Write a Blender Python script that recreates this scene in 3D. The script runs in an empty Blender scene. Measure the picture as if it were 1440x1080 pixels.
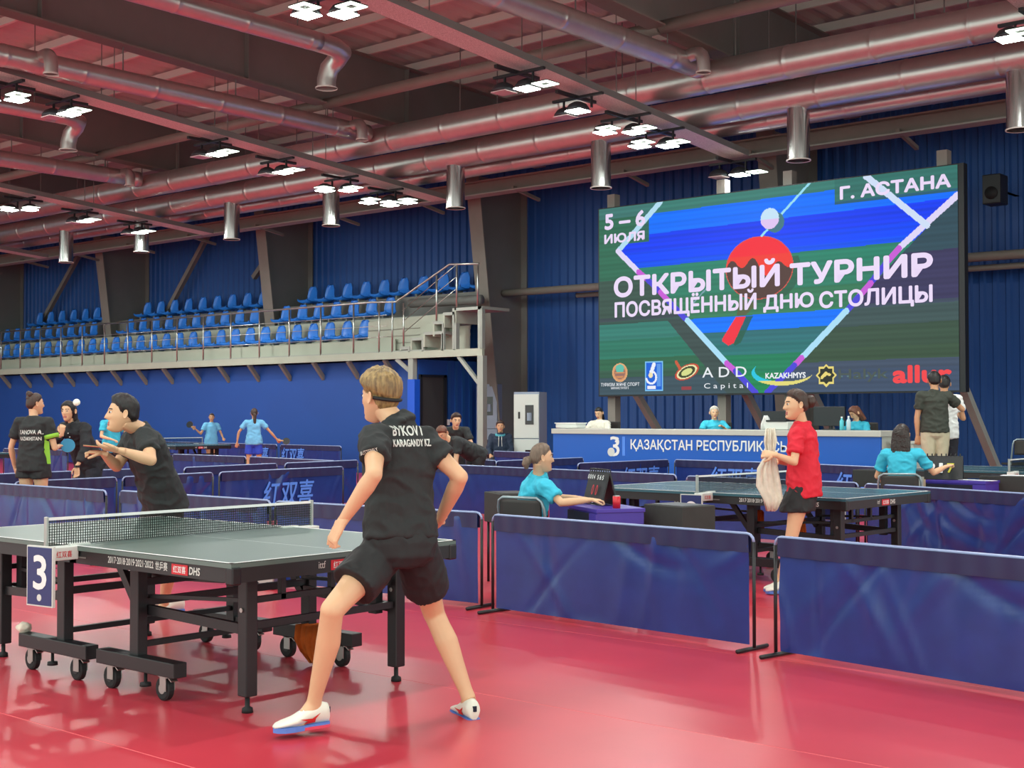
import bpy, bmesh, math, random
import numpy as np
from mathutils import Vector, Matrix, Quaternion, noise
from mathutils.bvhtree import BVHTree
random.seed(4)
SC = bpy.context.scene
COL = SC.collection
PI = math.pi
# ------------------------------------------------------------------ camera
YAW, PITCH = 0.71, 0.0231
cam = bpy.data.cameras.new('camera'); cam.lens = 47.0; cam.sensor_width = 36; cam.clip_end = 200
camo = bpy.data.objects.new('camera', cam); COL.objects.link(camo)
camo.location = (0, 0, 1.448)
camo.rotation_euler = (PI/2 + PITCH, 0.0012, YAW)
SC.camera = camo
# ------------------------------------------------------------------ world, exposure
SC.view_settings.view_transform = 'Standard'; SC.view_settings.look = 'None'
SC.view_settings.gamma = 1.0; SC.view_settings.use_curve_mapping = False
SC.view_settings.exposure = 0.0
W = bpy.data.worlds.new('world'); SC.world = W; W.use_nodes = True
W.node_tree.nodes['Background'].inputs[0].default_value = (0.80, 1.0, 0.92, 1)
W.node_tree.nodes['Background'].inputs[1].default_value = 2.1
FLOOD_W = 70.0      # watts of one cluster of floodlights

# ------------------------------------------------------------------ materials
def lin(h):
    if isinstance(h, str):
        h = h.lstrip('#'); c = [int(h[i:i+2], 16)/255 for i in (0, 2, 4)]
    else: c = [v/255 for v in h]
    return tuple((x/12.92 if x <= .04045 else ((x+.055)/1.055)**2.4) for x in c) + (1,)
MATS = {}
def mat(name, col, rough=.55, metal=0., spec=.5, var=0., vscale=8., bump=0., bscale=40., emit=0., stretch=None, col2=None, coat=0.):
    if name in MATS: return MATS[name]
    m = bpy.data.materials.new(name); m.use_nodes = True; nt = m.node_tree; N = nt.nodes; L = nt.links
    b = N['Principled BSDF']; c = lin(col)
    b.inputs['Base Color'].default_value = c; b.inputs['Roughness'].default_value = rough
    b.inputs['Metallic'].default_value = metal; b.inputs['Specular IOR Level'].default_value = spec
    b.inputs['Coat Weight'].default_value = coat
    if var or bump:
        tc = N.new('ShaderNodeTexCoord'); mp = N.new('ShaderNodeMapping'); L.new(tc.outputs['Object'], mp.inputs[0])
        if stretch: mp.inputs['Scale'].default_value = stretch
    if var:
        n = N.new('ShaderNodeTexNoise'); n.inputs['Scale'].default_value = vscale; n.inputs['Detail'].default_value = 4
        L.new(mp.outputs[0], n.inputs['Vector'])
        r = N.new('ShaderNodeValToRGB'); r.color_ramp.elements[0].position = .3; r.color_ramp.elements[1].position = .7
        c2 = lin(col2) if col2 else tuple(min(1, v*(1+var)) for v in c[:3]) + (1,)
        c1 = c if col2 else tuple(v*(1-var) for v in c[:3]) + (1,)
        r.color_ramp.elements[0].color = c1; r.color_ramp.elements[1].color = c2
        L.new(n.outputs['Fac'], r.inputs[0]); L.new(r.outputs[0], b.inputs['Base Color'])
    if bump:
        n2 = N.new('ShaderNodeTexNoise'); n2.inputs['Scale'].default_value = bscale; n2.inputs['Detail'].default_value = 3
        L.new(mp.outputs[0], n2.inputs['Vector'])
        bp = N.new('ShaderNodeBump'); bp.inputs['Strength'].default_value = bump; bp.inputs['Distance'].default_value = .01
        L.new(n2.outputs['Fac'], bp.inputs['Height']); L.new(bp.outputs[0], b.inputs['Normal'])
    if emit:
        b.inputs['Emission Color'].default_value = c; b.inputs['Emission Strength'].default_value = emit
    MATS[name] = m; return m

M = dict(
 floor=mat('red sports vinyl', (198,58,72), .30, spec=.4, var=.08, vscale=1.3, bump=.05, bscale=3.),
 seam=mat('floor seam weld', (240,120,124), .5),
 wall=mat('blue corrugated sheet', (24,76,146), .5, var=.05, vscale=.7),
 lowwall=mat('blue painted wall', (24,72,152), .6, var=.04, vscale=.8),
 bluepost=mat('bright blue post', (20,84,205), .5),
 steel_dark=mat('dark grey steel paint', (116,116,112), .6, var=.05, vscale=2),
 steel=mat('grey steel paint', (128,122,114), .55, var=.05, vscale=3),
 steel_light=mat('light grey steel paint', (156,160,152), .5, var=.04, vscale=3),
 deck=mat('pale roof sheet', (188,184,178), .7, var=.05, vscale=1.),
 purlin=mat('pale purlin', (212,208,200), .6),
 duct=mat('galvanised spiral duct', (196,192,188), .34, metal=.8, var=.05, vscale=5, bump=.05, bscale=6),
 spout=mat('polished duct spout', (190,188,186), .2, metal=.95),
 tray=mat('perforated cable tray', (196,194,188), .6, metal=.0, var=.3, vscale=60),
 cream=mat('cream balcony panel', (172,176,160), .55, var=.04, vscale=2),
 seat=mat('blue seat plastic', (44,128,228), .36),
 chrome=mat('brushed rail steel', (190,190,185), .28, metal=.9),
 lampbody=mat('dark lamp housing', (50,55,60), .5, metal=.3),
 lampglow=mat('flood lamp glass', (236,255,240), .5, emit=26.),
 lampring=mat('panel lamp glass', (225,245,225), .5, emit=3.),
 lampoff=mat('unlit lamp glass', (200,180,180), .3),
 black=mat('black powder coat', (26,26,29), .42),
 blackplastic=mat('black plastic', (34,34,36), .45),
 rubber=mat('black rubber', (24,24,26), .7),
 zinc=mat('zinc plated steel', (176,176,172), .32, metal=.85),
 tabletop=mat('grey green table coating', (96,114,108), .30, var=.03, vscale=3),
 tabletop2=mat('teal table coating', (52,92,104), .26),
 white=mat('white print', (238,238,236), .5),
 offwhite=mat('off white paint', (214,216,210), .5),
 red=mat('red label', (205,30,44), .4),
 netgreen=mat('dark net cord', (50,56,54), .95, spec=.1),
 fabric=mat('navy barrier vinyl', (34,56,124), .27, var=.10, vscale=5, bump=.10, bscale=7),
 hem=mat('barrier hem vinyl', (38,42,82), .4, var=.08, vscale=6),
 toptube=mat('barrier top rail', (150,164,204), .35, metal=.1),
 logoblue=mat('barrier logo print', (84,140,235), .5),
 board=mat('blue court number board', (38,48,104), .4),
 counter=mat('counter blue panel', (22,92,190), .4),
 countertop=mat('counter pale top', (196,194,184), .4),
 purple=mat('violet umpire table', (72,52,158), .4),
 navy=mat('navy cloth', (22,24,48), .8),
 olive=mat('charcoal box fabric', (52,52,50), .8, var=.08, vscale=12),
 locker=mat('locker white steel', (206,210,204), .45),
 lockerside=mat('locker grey steel', (140,150,168), .45),
 glass=mat('dark cabinet glass', (46,30,34), .12),
 redthing=mat('red cylinder', (200,40,50), .4),
 screenframe=mat('screen black frame', (14,16,20), .5),
 paper=mat('paper', (230,232,236), .6),
 orange=mat('orange towel', (200,92,24), .9, var=.2, vscale=14, bump=.4, bscale=40),
 towel=mat('cream towel', (226,214,196), .95, var=.12, vscale=14, bump=.4, bscale=60),
 ball=mat('white ball', (250,250,235), .4),
 chairpad=mat('black chair pad', (44,40,38), .6),
 chairframe=mat('grey chair tube', (150,165,170), .35, metal=.5),
 door=mat('dark door', (56,54,52), .5),
 monitor=mat('monitor black', (20,21,26), .3),
 bottle=mat('clear bottle', (190,215,225), .15),
 yellow=mat('yellow digits', (214,210,60), .5),
)
SOCK = M['white']

# ------------------------------------------------------------------ objects
def link(name, me, parent=None, loc=None, rz=0):
    o = bpy.data.objects.new(name, me); COL.objects.link(o)
    if parent is not None: o.parent = parent
    if loc is not None: o.location = loc
    o.rotation_euler = (0, 0, rz); return o
def tag(o, label, cat, group=None):
    o['label'] = label; o['category'] = cat
    if group: o['group'] = group
    return o
def thing(name, label, cat, loc=(0,0,0), rz=0, group=None):
    return tag(link(name, None, None, loc, rz), label, cat, group)
def struct(o): o['kind'] = 'structure'; return o
def stuff(o): o['kind'] = 'stuff'; return o
def copy_tree(o, parent=None):
    c = o.copy(); COL.objects.link(c)
    if parent is not None: c.parent = parent
    for ch in list(o.children): copy_tree(ch, c)
    return c
class MB:
    """collects boxes, tubes and lofts of ONE object"""
    def __init__(s): s.v = []; s.f = []; s.mi = []; s.cur = 0
    def add(s, vs, fs):
        n = len(s.v); s.v += [tuple(v) for v in vs]; s.f += [tuple(i+n for i in f) for f in fs]; s.mi += [s.cur]*len(fs); return s
    def box(s, c, d, rz=0, R=None):
        hx, hy, hz = d[0]/2, d[1]/2, d[2]/2
        vs = [Vector((x, y, z)) for x in (-hx, hx) for y in (-hy, hy) for z in (-hz, hz)]
        if R is None: R = Matrix.Rotation(rz, 3, 'Z')
        return s.add([R @ v + Vector(c) for v in vs], [(0,1,3,2),(4,6,7,5),(0,4,5,1),(2,3,7,6),(0,2,6,4),(1,5,7,3)])
    def span(s, a, b): return s.box([(a[i]+b[i])/2 for i in range(3)], [abs(b[i]-a[i]) for i in range(3)])
    def beam(s, p, q, w, h, up=(0,0,1)):
        p, q = Vector(p), Vector(q); d = q-p; L = d.length; d.normalize()
        u = Vector(up); x = d.cross(u)
        if x.length < 1e-4: x = d.cross(Vector((1,0,0)))
        x.normalize(); z = x.cross(d)
        R = Matrix((x, d, z)).transposed()
        return s.box((p+q)/2, (w, L, h), R=R)
    def rings(s, rs, closed=True):
        n = len(rs[0]); vs = [v for r in rs for v in r]; fs = []
        for i in range(len(rs)-1):
            for j in range(n):
                k = (j+1) % n; fs.append((i*n+j, i*n+k, (i+1)*n+k, (i+1)*n+j))
        if closed: fs += [tuple(range(n-1, -1, -1)), tuple((len(rs)-1)*n+j for j in range(n))]
        return s.add(vs, fs)
    def tube(s, pts, r, n=10, closed=True):
        pts = [Vector(p) for p in pts]; rr = r if isinstance(r, (list, tuple)) else [r]*len(pts); rs = []; x = None
        for i, p in enumerate(pts):
            a = pts[max(i-1, 0)]; b = pts[min(i+1, len(pts)-1)]; d = (b-a).normalized()
            if x is None:
                x = d.orthogonal().normalized()
            x = (x - d*x.dot(d)).normalized(); y = d.cross(x)
            rs.append([p + x*math.cos(2*PI*j/n)*rr[i] + y*math.sin(2*PI*j/n)*rr[i] for j in range(n)])
        return s.rings(rs, closed)
    def poly(s, pts, t, nrm):
        n = len(pts); nv = Vector(nrm)*t
        vs = [Vector(p) for p in pts] + [Vector(p)+nv for p in pts]
        return s.add(vs, [tuple(range(n)), tuple(range(2*n-1, n-1, -1))] + [(i, i+n, (i+1) % n+n, (i+1) % n) for i in range(n)])
    def mesh(s, mats, smooth=False):
        me = bpy.data.meshes.new('m'); me.from_pydata(s.v, [], s.f); me.validate()
        bm = bmesh.new(); bm.from_mesh(me); bmesh.ops.recalc_face_normals(bm, faces=bm.faces); bm.to_mesh(me); bm.free()
        for m in (mats if isinstance(mats, (list, tuple)) else [mats]): me.materials.append(m)
        if isinstance(mats, (list, tuple)) and len(me.polygons) == len(s.mi): me.polygons.foreach_set('material_index', s.mi)
        if smooth: me.shade_smooth()
        return me
    def build(s, name, mats, parent=None, loc=None, rz=0, smooth=False, bevel=0):
        o = link(name, s.mesh(mats, smooth), parent, loc, rz)
        if bevel:
            b = o.modifiers.new('b', 'BEVEL'); b.width = bevel; b.segments = 2; b.limit_method = 'ANGLE'
        return o
def arc_tube_pts(p, q, r, via, n=5):
    p, q, via = Vector(p), Vector(q), Vector(via); a = via+(p-via).normalized()*r; b = via+(q-via).normalized()*r
    return [p] + [(a*(1-t)**2 + via*2*t*(1-t) + b*t*t) for t in [i/n for i in range(n+1)]] + [q]

def text(name, s, m, parent, origin, xdir, updir, w=None, h=None, bold=0., thick=.002, shear=0., sub=0, join=None, squash=None):
    """lettering as flat mesh; lower-left of its bounding box at origin; w/h fit it"""
    cu = bpy.data.curves.new('t', 'FONT'); cu.body = s; cu.resolution_u = 3; cu.shear = shear; cu.extrude = 0
    o = bpy.data.objects.new('t', cu); COL.objects.link(o)
    dg = bpy.context.evaluated_depsgraph_get(); dg.update()
    me = bpy.data.meshes.new_from_object(o.evaluated_get(dg)); bpy.data.objects.remove(o)
    co = np.empty(len(me.vertices)*3, dtype=np.float32); me.vertices.foreach_get('co', co); co = co.reshape(-1, 3)
    mn = co.min(0); mx = co.max(0); bw, bh = mx[0]-mn[0], mx[1]-mn[1]
    sx = w/bw if w else h/bh; sy = h/bh if h else sx
    X, U = Vector(xdir).normalized(), Vector(updir).normalized(); Nn = X.cross(U)
    vs = [Vector(origin) + X*float((c[0]-mn[0])*sx) + U*float((c[1]-mn[1])*sy) for c in co]
    for v, p in zip(me.vertices, vs): v.co = p
    me.materials.clear(); me.materials.append(m)
    bm = bmesh.new(); bm.from_mesh(me)
    if bold:
        em = bold*.55*max(sx, sy*.8); tmp = bpy.data.meshes.new('t2'); bm.to_mesh(tmp)
        for i, (ox, oy) in enumerate(((1, 0), (-1, 0), (0, 1), (0, -1), (.7, .7), (-.7, .7), (.7, -.7), (-.7, -.7))):
            n0 = len(bm.verts); bm.from_mesh(tmp); bm.verts.ensure_lookup_table()
            for v in bm.verts[n0:]: v.co += X*ox*em+U*oy*em+Nn*(.00004*(i+1))
        bpy.data.meshes.remove(tmp)
    if sub:
        bmesh.ops.triangulate(bm, faces=bm.faces)
        for _ in range(4):
            es = [e for e in bm.edges if e.calc_length() > sub]
            if not es: break
            bmesh.ops.subdivide_edges(bm, edges=es, cuts=1); bmesh.ops.triangulate(bm, faces=bm.faces)
    bm.to_mesh(me); bm.free()
    return link(name, me, parent)

# ================================================================== SETTING
YW = 25.9                                   # plane of the corrugated end wall
def roofz(y): return 8.75 + .033*(19.6-y)
# floor: mats of sports vinyl laid in strips, weld seams between
fl = struct(MB().span((-62, -8, -.12), (14, 27, -.0008)).build('floor', M['seam']))
seams = [-8+1.85*i for i in range(0, 20)]
seams = [y+.24 for y in seams]
ys = [-8.0]+[y for y in seams if y < 26.9]+[27.0]
for a, b in zip(ys[:-1], ys[1:]):
    MB().span((-62, a+.004, -.012), (14, b-.004, 0)).build('floor_mat', M['floor'], fl)
# end wall of trapezoid sheet
def corrugated(x0, x1, z0, z1, y, pitch, depth, name, m, y_back=.08):
    vs = []; x = x0
    while x < x1:
        for dx, dy in ((0, 0), (.45, 0), (.58, -depth), (.87, -depth)): vs.append((x+dx*pitch, y+dy))
        x += pitch
    mb = MB(); n = len(vs)
    mb.add([(a, b, z0) for a, b in vs]+[(a, b, z1) for a, b in vs], [(i, i+1, n+i+1, n+i) for i in range(n-1)])
    return mb.build(name, m)
struct(corrugated(-62, 6, 0, 9.4, YW, .26, .045, 'wall_back', M['wall']))
struct(MB().span((-62.2, -8, 0), (-62, 26, 9.6)).build('wall_left', M['wall']))
# lower projecting wall beneath the balcony
struct(MB().span((-62, 23.0, 0), (-22.75, 23.2, 2.78)).build('wall_under_balcony', M['lowwall']))
struct(MB().span((-22.74, 22.62, 0), (-22.5, 22.80, 2.3)).build('trim_blue_corner_post', M['bluepost']))
struct(MB().span((-22.7, 22.80, 0), (-22.55, 25.82, 2.78)).build('wall_return_under_balcony', M['lowwall']))
door = struct(MB().span((-22.55, 22.86, 0), (-22.51, 23.62, 2.36)).build('door_1', M['door']))
fr = MB(); fr.span((-22.55, 22.80, 0), (-22.48, 22.86, 2.42)); fr.span((-22.55, 23.62, 0), (-22.48, 23.72, 2.42)); fr.span((-22.55, 22.80, 2.36), (-22.48, 23.72, 2.42))
fr.build('door_frame', M['black'], door)
MB().span((-22.51, 22.92, 1.0), (-22.44, 23.0, 1.04)).build('door_handle', M['zinc'], door)
rb = MB(); y = 23.8
while y < 25.7: rb.span((-22.56, y, 0), (-22.52, y+.09, 2.76)); y += .26
rb.build('wall_rib', M['wall'], None)['kind'] = 'structure'
sg = MB().span((-22.53, 23.74, 1.2), (-22.50, 23.84, 1.34)).build('notice', M['white']); tag(sg, 'small white notice on the blue wall beside the dark door', 'notice')

# roof deck, purlins
rd = []
def deck():
    mb = MB(); x = -62; pts = []
    while x < 14:
        for dx, dz in ((0, 0), (.12, .05), (.24, .05), (.36, 0)): pts.append((x+dx, dz))
        x += .42
    n = len(pts); rows = [-8, 26.1]
    mb.add([(a, y, roofz(y)+.22+dz) for y in rows for a, dz in pts], [(i, i+1, n+i+1, n+i) for i in range(n-1)])
    return mb.build('ceiling', M['deck'])
ceil = struct(deck())
for i in range(24):
    y = -6.5+1.4*i
    if y > 25.5: break
    mb = MB(); z = roofz(y)+.2
    mb.span((-62, y-.012, z-.17), (14, y+.0, z)); mb.span((-62, y-.07, z-.18), (14, y, z-.165)); mb.span((-62, y, z-.01), (14, y+.06, z+.0))
    mb.build('purlin', M['purlin'], ceil)
# tapered portal frames: girder above, column against the wall
GX = [-46.4, -38.35, -30.1, -21.9, -13.8, -5.7, 2.4]
GIR = [-44.4, -36.3, -28.1, -20.0, -12.0, -4.0, 4.0]
for k, gx in enumerate(GIR):
    g = link('trim_girder', None); struct(g)
    mb = MB(); ya, yb = -8.0, 24.3
    def lowz(y): return 7.30+.045*(24.3-y)*1.0
    mb.add([(gx-.012, ya, lowz(ya)), (gx-.012, yb, lowz(yb)), (gx-.012, yb, roofz(yb)), (gx-.012, ya, roofz(ya)),
            (gx+.012, ya, lowz(ya)), (gx+.012, yb, lowz(yb)), (gx+.012, yb, roofz(yb)), (gx+.012, ya, roofz(ya))],
           [(0,1,2,3),(4,5,6,7),(0,1,5,4),(1,2,6,5),(2,3,7,6),(3,0,4,7)])
    mb.build('girder_web', M['steel_dark'], g)
    MB().beam((gx, ya, lowz(ya)), (gx, yb, lowz(yb)), .34, .03).build('girder_lower_flange', M['steel'], g)
    MB().beam((gx, ya, roofz(ya)-.01), (gx, yb, roofz(yb)-.01), .34, .025).build('girder_upper_flange', M['steel'], g)
    st = MB()
    for j in range(6):
        y = 24-4.2*j
        st.span((gx-.14, y-.01, lowz(y)), (gx+.14, y+.01, roofz(y)))
    st.build('girder_stiffener', M['steel_dark'], g)
for k, gx in enumerate(GX[:-1]):
    g = struct(link('trim_column', None))
    mb = MB(); t = .012
    q = [(24.95, 0), (24.0, 7.3), (25.84, 7.3), (25.84, 0)]
    mb.add([(gx-t, y, z) for y, z in q]+[(gx+t, y, z) for y, z in q], [(0,1,2,3),(7,6,5,4),(0,1,5,4),(1,2,6,5),(2,3,7,6),(3,0,4,7)])
    mb.build('column_web', M['steel_dark'], g)
    MB().beam((gx, 24.95, 0), (gx, 24.0, 7.3), .42, .03, up=(0,1,0)).build('column_flange', M['steel'], g)
    MB().span((gx-.2, 25.82, 0), (gx+.2, 25.85, 7.3)).build('column_flange', M['steel_dark'], g)
# cross struts and bracing between the frames
for a, b in zip(GIR[:-1], GIR[1:]):
    for y in (17.6, 9.4, 1.5):
        MB().tube([(a+.02, y, 7.62+.04*(17.6-y)), (b-.02, y, 7.62+.04*(17.6-y))], .105, 12).build('trim_strut', M['steel'], smooth=True)['kind'] = 'structure'
for (p, q) in (((-38.3, 25.5, 3.0), (-34.2, 25.5, 7.4)), ((-30.1, 25.5, 7.4), (-32.2, 25.5, 5.6)), ((-46, 25.5, 3.2), (-41.5, 25.5, 7.4))):
    MB().beam(p, q, .14, .14).build('trim_brace', M['steel'])['kind'] = 'structure'
# horizontal pipe rail on the wall right of the big column
for a, b in ((-21.85, -13.9), (-13.6, -5.8)):
    MB().tube([(a, 25.1, 4.48), (b, 25.1, 4.42)], .09, 14).build('trim_wall_pipe', M['steel'], smooth=True)['kind'] = 'structure'
MB().tube([(-19.8, 25.45, 4.33), (-5.8, 25.45, 4.25)], .06, 12).build('trim_wall_pipe', M['steel'], smooth=True)['kind'] = 'structure'
# eaves beam running along the wall under the ducts, with struts
eb = struct(link('trim_eaves_beam', None))
MB().span((-62, 22.85, 6.52), (6, 22.88, 6.8)).build('beam_web', M['steel'], eb)
MB().span((-62, 22.7, 6.5), (6, 23.05, 6.53)).build('beam_flange', M['steel_light'], eb)
MB().span((-62, 22.7, 6.8), (6, 23.05, 6.83)).build('beam_flange', M['steel'], eb)
for i in range(18):
    x = -50+3.05*i
    MB().beam((x, 22.7, 6.56), (x-.12, 23.8, 6.42), .07, .07).build('beam_bracket', M['steel'], eb)
MB().tube([(-62, 23.5, 6.72), (6, 23.5, 6.72)], .06, 8).build('conduit', M['steel_dark'], eb)
MB().tube([(-62, 22.3, 6.95), (6, 22.3, 6.95)], .05, 8).build('conduit', M['steel'], eb)

# ================================================================== DUCTS
def ribbed(pts_a, pts_b, r, step=.9):
    """spiral duct with raised joints"""
    a, b = Vector(pts_a), Vector(pts_b); L = (b-a).length; d = (b-a)/L; mb = MB(); n = 20
    pts, rad = [a], [r]; s = step
    while s < L-.05:
        for o, rr in ((-.08, r), (-.022, r), (-.012, r*1.025), (.012, r*1.025), (.022, r), (.08, r)): pts.append(a+d*(s+o)); rad.append(rr)
        s += step
    pts.append(b); rad.append(r); mb.tube(pts, rad, n); return mb
DN = ['long ventilation duct along the end wall, nearest the hall', 'middle ventilation duct along the end wall, with hanging spouts', 'slimmest ventilation duct along the end wall, farthest back']
ducts = []
for (y, z, r, lab) in ((19.05, 7.1, .27, DN[0]), (20.15, 6.83, .27, DN[1]), (21.1, 6.72, .17, DN[2])):
    o = ribbed((-60, y, z), (5, y, z), r, 1.5).build('ventilation_duct', M['duct'], smooth=True); tag(o, lab, 'duct', 'ducts along the end wall'); ducts.append(o)
    hb = MB()
    for i in range(20):
        x = -58+3.1*i; hb.tube([(x, y, z+r), (x, y, roofz(y)+.2)], .012, 5)
    stuff(hb.build('hanger_rod', M['steel_dark'], o))
sx = [-33.75, -30.1, -26.3, -22.7, -18.85, -15.1, -10.95, -7.25, -3.4]
where = ['above the left end of the balcony', 'second from the left end of the balcony', 'above the middle of the balcony', 'left of the balcony stairs end column', 'beside the big grey column top',
         'at the left corner of the big screen', 'above the middle of the big screen', 'right of the big screen', 'outermost right']
for x, w_ in zip(sx[:-1], where):
    t = thing('duct_spout', 'bright metal duct spout hanging straight down, ' + w_, 'duct', (x, 20.15, 0), 0, 'hanging duct spouts')
    MB().tube([(0,0,6.62), (0,0,5.72)], .19, 24, closed=False).build('spout_pipe', M['spout'], t, smooth=True)
    r = MB(); r.tube([(0,0,5.735), (0,0,5.715)], [.205, .205], 24, closed=False); r.tube([(0,0,5.715), (0,0,5.72)], [.205, .185], 24, closed=False); r.build('rim', M['purlin'], t, smooth=True)
    MB().tube([(0,0,6.9), (0,0,6.75), (0,0,6.6)], [.26,.25,.2], 20).build('saddle', M['duct'], t, smooth=True)
# ducts across the hall, one beside each girder
for gx, name in ((-36.2,'farthest left of the'), (-28.1,'second from the left of the'), (-20.0,'middle of the'), (-12.0,'rightmost of the')):
    t = thing('ventilation_duct', 'long round duct under a girder, '+name+' crossing ducts', 'duct', (gx, 0, 0), 0, 'ducts crossing the hall')
    ribbed((0, -6, 7.2), (0, 18.55, 7.2), .185, 1.4).build('duct_pipe', M['duct'], t, smooth=True)
    MB().tube([(0, 18.5, 7.2), (0, 18.72, 7.2)], .19, 18).build('duct_end', M['duct'], t, smooth=True)
    for y in (18.2, 11.4):
        e = MB(); e.tube(arc_tube_pts((.05, y, 7.25), (.42, y, 6.95), .2, (.42, y, 7.3)), .11, 14, closed=False).build('elbow_outlet', M['duct'], t, smooth=True)
        MB().tube([(.42, y, 6.96), (.42, y, 6.93)], .125, 14, closed=False).build('outlet_rim', M['purlin'], t, smooth=True)
    h = MB()
    for i in range(8): h.tube([(0, 1+2.4*i, 7.38), (0, 1+2.4*i, lowz(1+2.4*i))], .012, 5)
    stuff(h.build('hanger_rod', M['steel_dark'], t))
for gx, name in ((-31.0,'leftmost'), (-22.9,'middle'), (-15.4,'right')):
    t = thing('ventilation_duct', 'short duct with a downward elbow, '+name+' one between girders', 'duct', (gx, 0, 0), 0, 'short ducts with elbows')
    ribbed((0, -6, 7.12), (0, 13.4, 7.12), .15, 1.2).build('duct_pipe', M['duct'], t, smooth=True)
    pts = [Vector((0, 13.4, 7.12)), Vector((-.02, 13.75, 7.12)), Vector((-.12, 14.0, 7.1)), Vector((-.3, 14.05, 7.03)), Vector((-.42, 14.0, 6.9)), Vector((-.45, 13.97, 6.72)), Vector((-.45, 13.97, 6.6))]
    MB().tube(pts, .15, 16, closed=False).build('elbow', M['duct'], t, smooth=True)
    MB().tube([(-.45, 13.97, 6.6), (-.45, 13.97, 6.58)], .175, 16, closed=False).build('outlet_rim', M['purlin'], t, smooth=True)
    h = MB()
    for i in range(6): h.tube([(0, 2+2.2*i, 7.26), (0, 2+2.2*i, roofz(2+2.2*i)+.15)], .01, 5)
    stuff(h.build('hanger_rod', M['steel_dark'], t))

# ================================================================== CABLE TRAYS AND FLOODLIGHTS
def trayz(y): return 6.27+.077*(21.4-y)
def fixture_cluster(x, y, lab, kind, grp='floodlight clusters under the cable trays'):
    z = trayz(y)-.05
    t = thing('flood_light', lab, 'light', (x, y, z), 0, grp)
    fr_ = MB(); fr_.span((-.06, -.5, -.07), (.0, .5, -.02)); fr_.span((-.5, -.03, -.08), (.5, .03, -.04))
    for dx in (-.28, .28): fr_.span((dx-.01, -.02, -.26), (dx+.01, .02, -.06))
    fr_.build('mounting_frame', M['black'], t)
    spots = {'a': [(-.28, -.2, 2), (.1, .1, 2), (-.05, -.42, 1), (.42, -.05, 1)], 'b': [(-.3, 0, 0), (.12, .05, 2), (.5, .02, 1)],
             'c': [(-.3, -.25, 2), (.1, 0, 2), (-.2, .3, 2), (.35, .3, 2), (.05, -.5, 1), (.6, .05, 1)], 'd': [(-.32, .1, 0), (.08, -.1, 2)]}[kind]
    for dx, dy, lit in spots:
        if lit == 2 or lit == 0:
            b = MB(); b.tube([(dx, dy, -.16), (dx, dy, -.2), (dx, dy, -.27), (dx, dy, -.3)], [.06, .14, .19, .19], 16).build('lamp_housing', M['lampbody'], t, smooth=True)
            MB().box((dx, dy, -.31), (.29, .29, .015)).build('lamp_glass', M['lampglow'] if lit == 2 else M['lampoff'], t, bevel=.0)
        else:
            b = MB()
            for sx_, sy_, w_, h_ in ((0, .11, .3, .07), (0, -.11, .3, .07), (.115, 0, .07, .15), (-.115, 0, .07, .15)): b.box((dx+sx_, dy+sy_, -.3), (w_, h_, .015))
            b.build('lamp_glass', M['lampring'], t); MB().box((dx, dy, -.285), (.3, .3, .012)).build('lamp_housing', M['black'], t)
    return t
def lamp(x, y, z, p, size=.28):
    l = bpy.data.lights.new('floodlight', 'AREA'); l.shape = 'SQUARE'; l.size = size; l.energy = p; l.color = (.94, 1.0, .95)
    o = bpy.data.objects.new('floodlight', l); COL.objects.link(o); o.location = (x, y, z); return o
TR = [(-37.4, []), (-29.2, [16.35, 17.85, 19.4]), (-20.7, [11.3, 12.3, 15.4, 17.0, 18.7, 20.0]), (-13.0, [11.6, 15.35, 16.8, 18.1, 19.1, 21.5]), (-5.9, [17.2]), (2.2, [])]
KI = {-29.2: 'abb', -20.7: 'abbbac', -13.0: 'abdaab', -5.9: 'a'}
nm = {-29.2: 'left cable tray', -20.7: 'middle cable tray', -13.0: 'right cable tray', -5.9: 'tray at the top right edge'}
ordn = ['nearest the camera', 'second from the camera', 'third from the camera', 'fourth from the camera', 'fifth from the camera', 'farthest from the camera']
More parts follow.
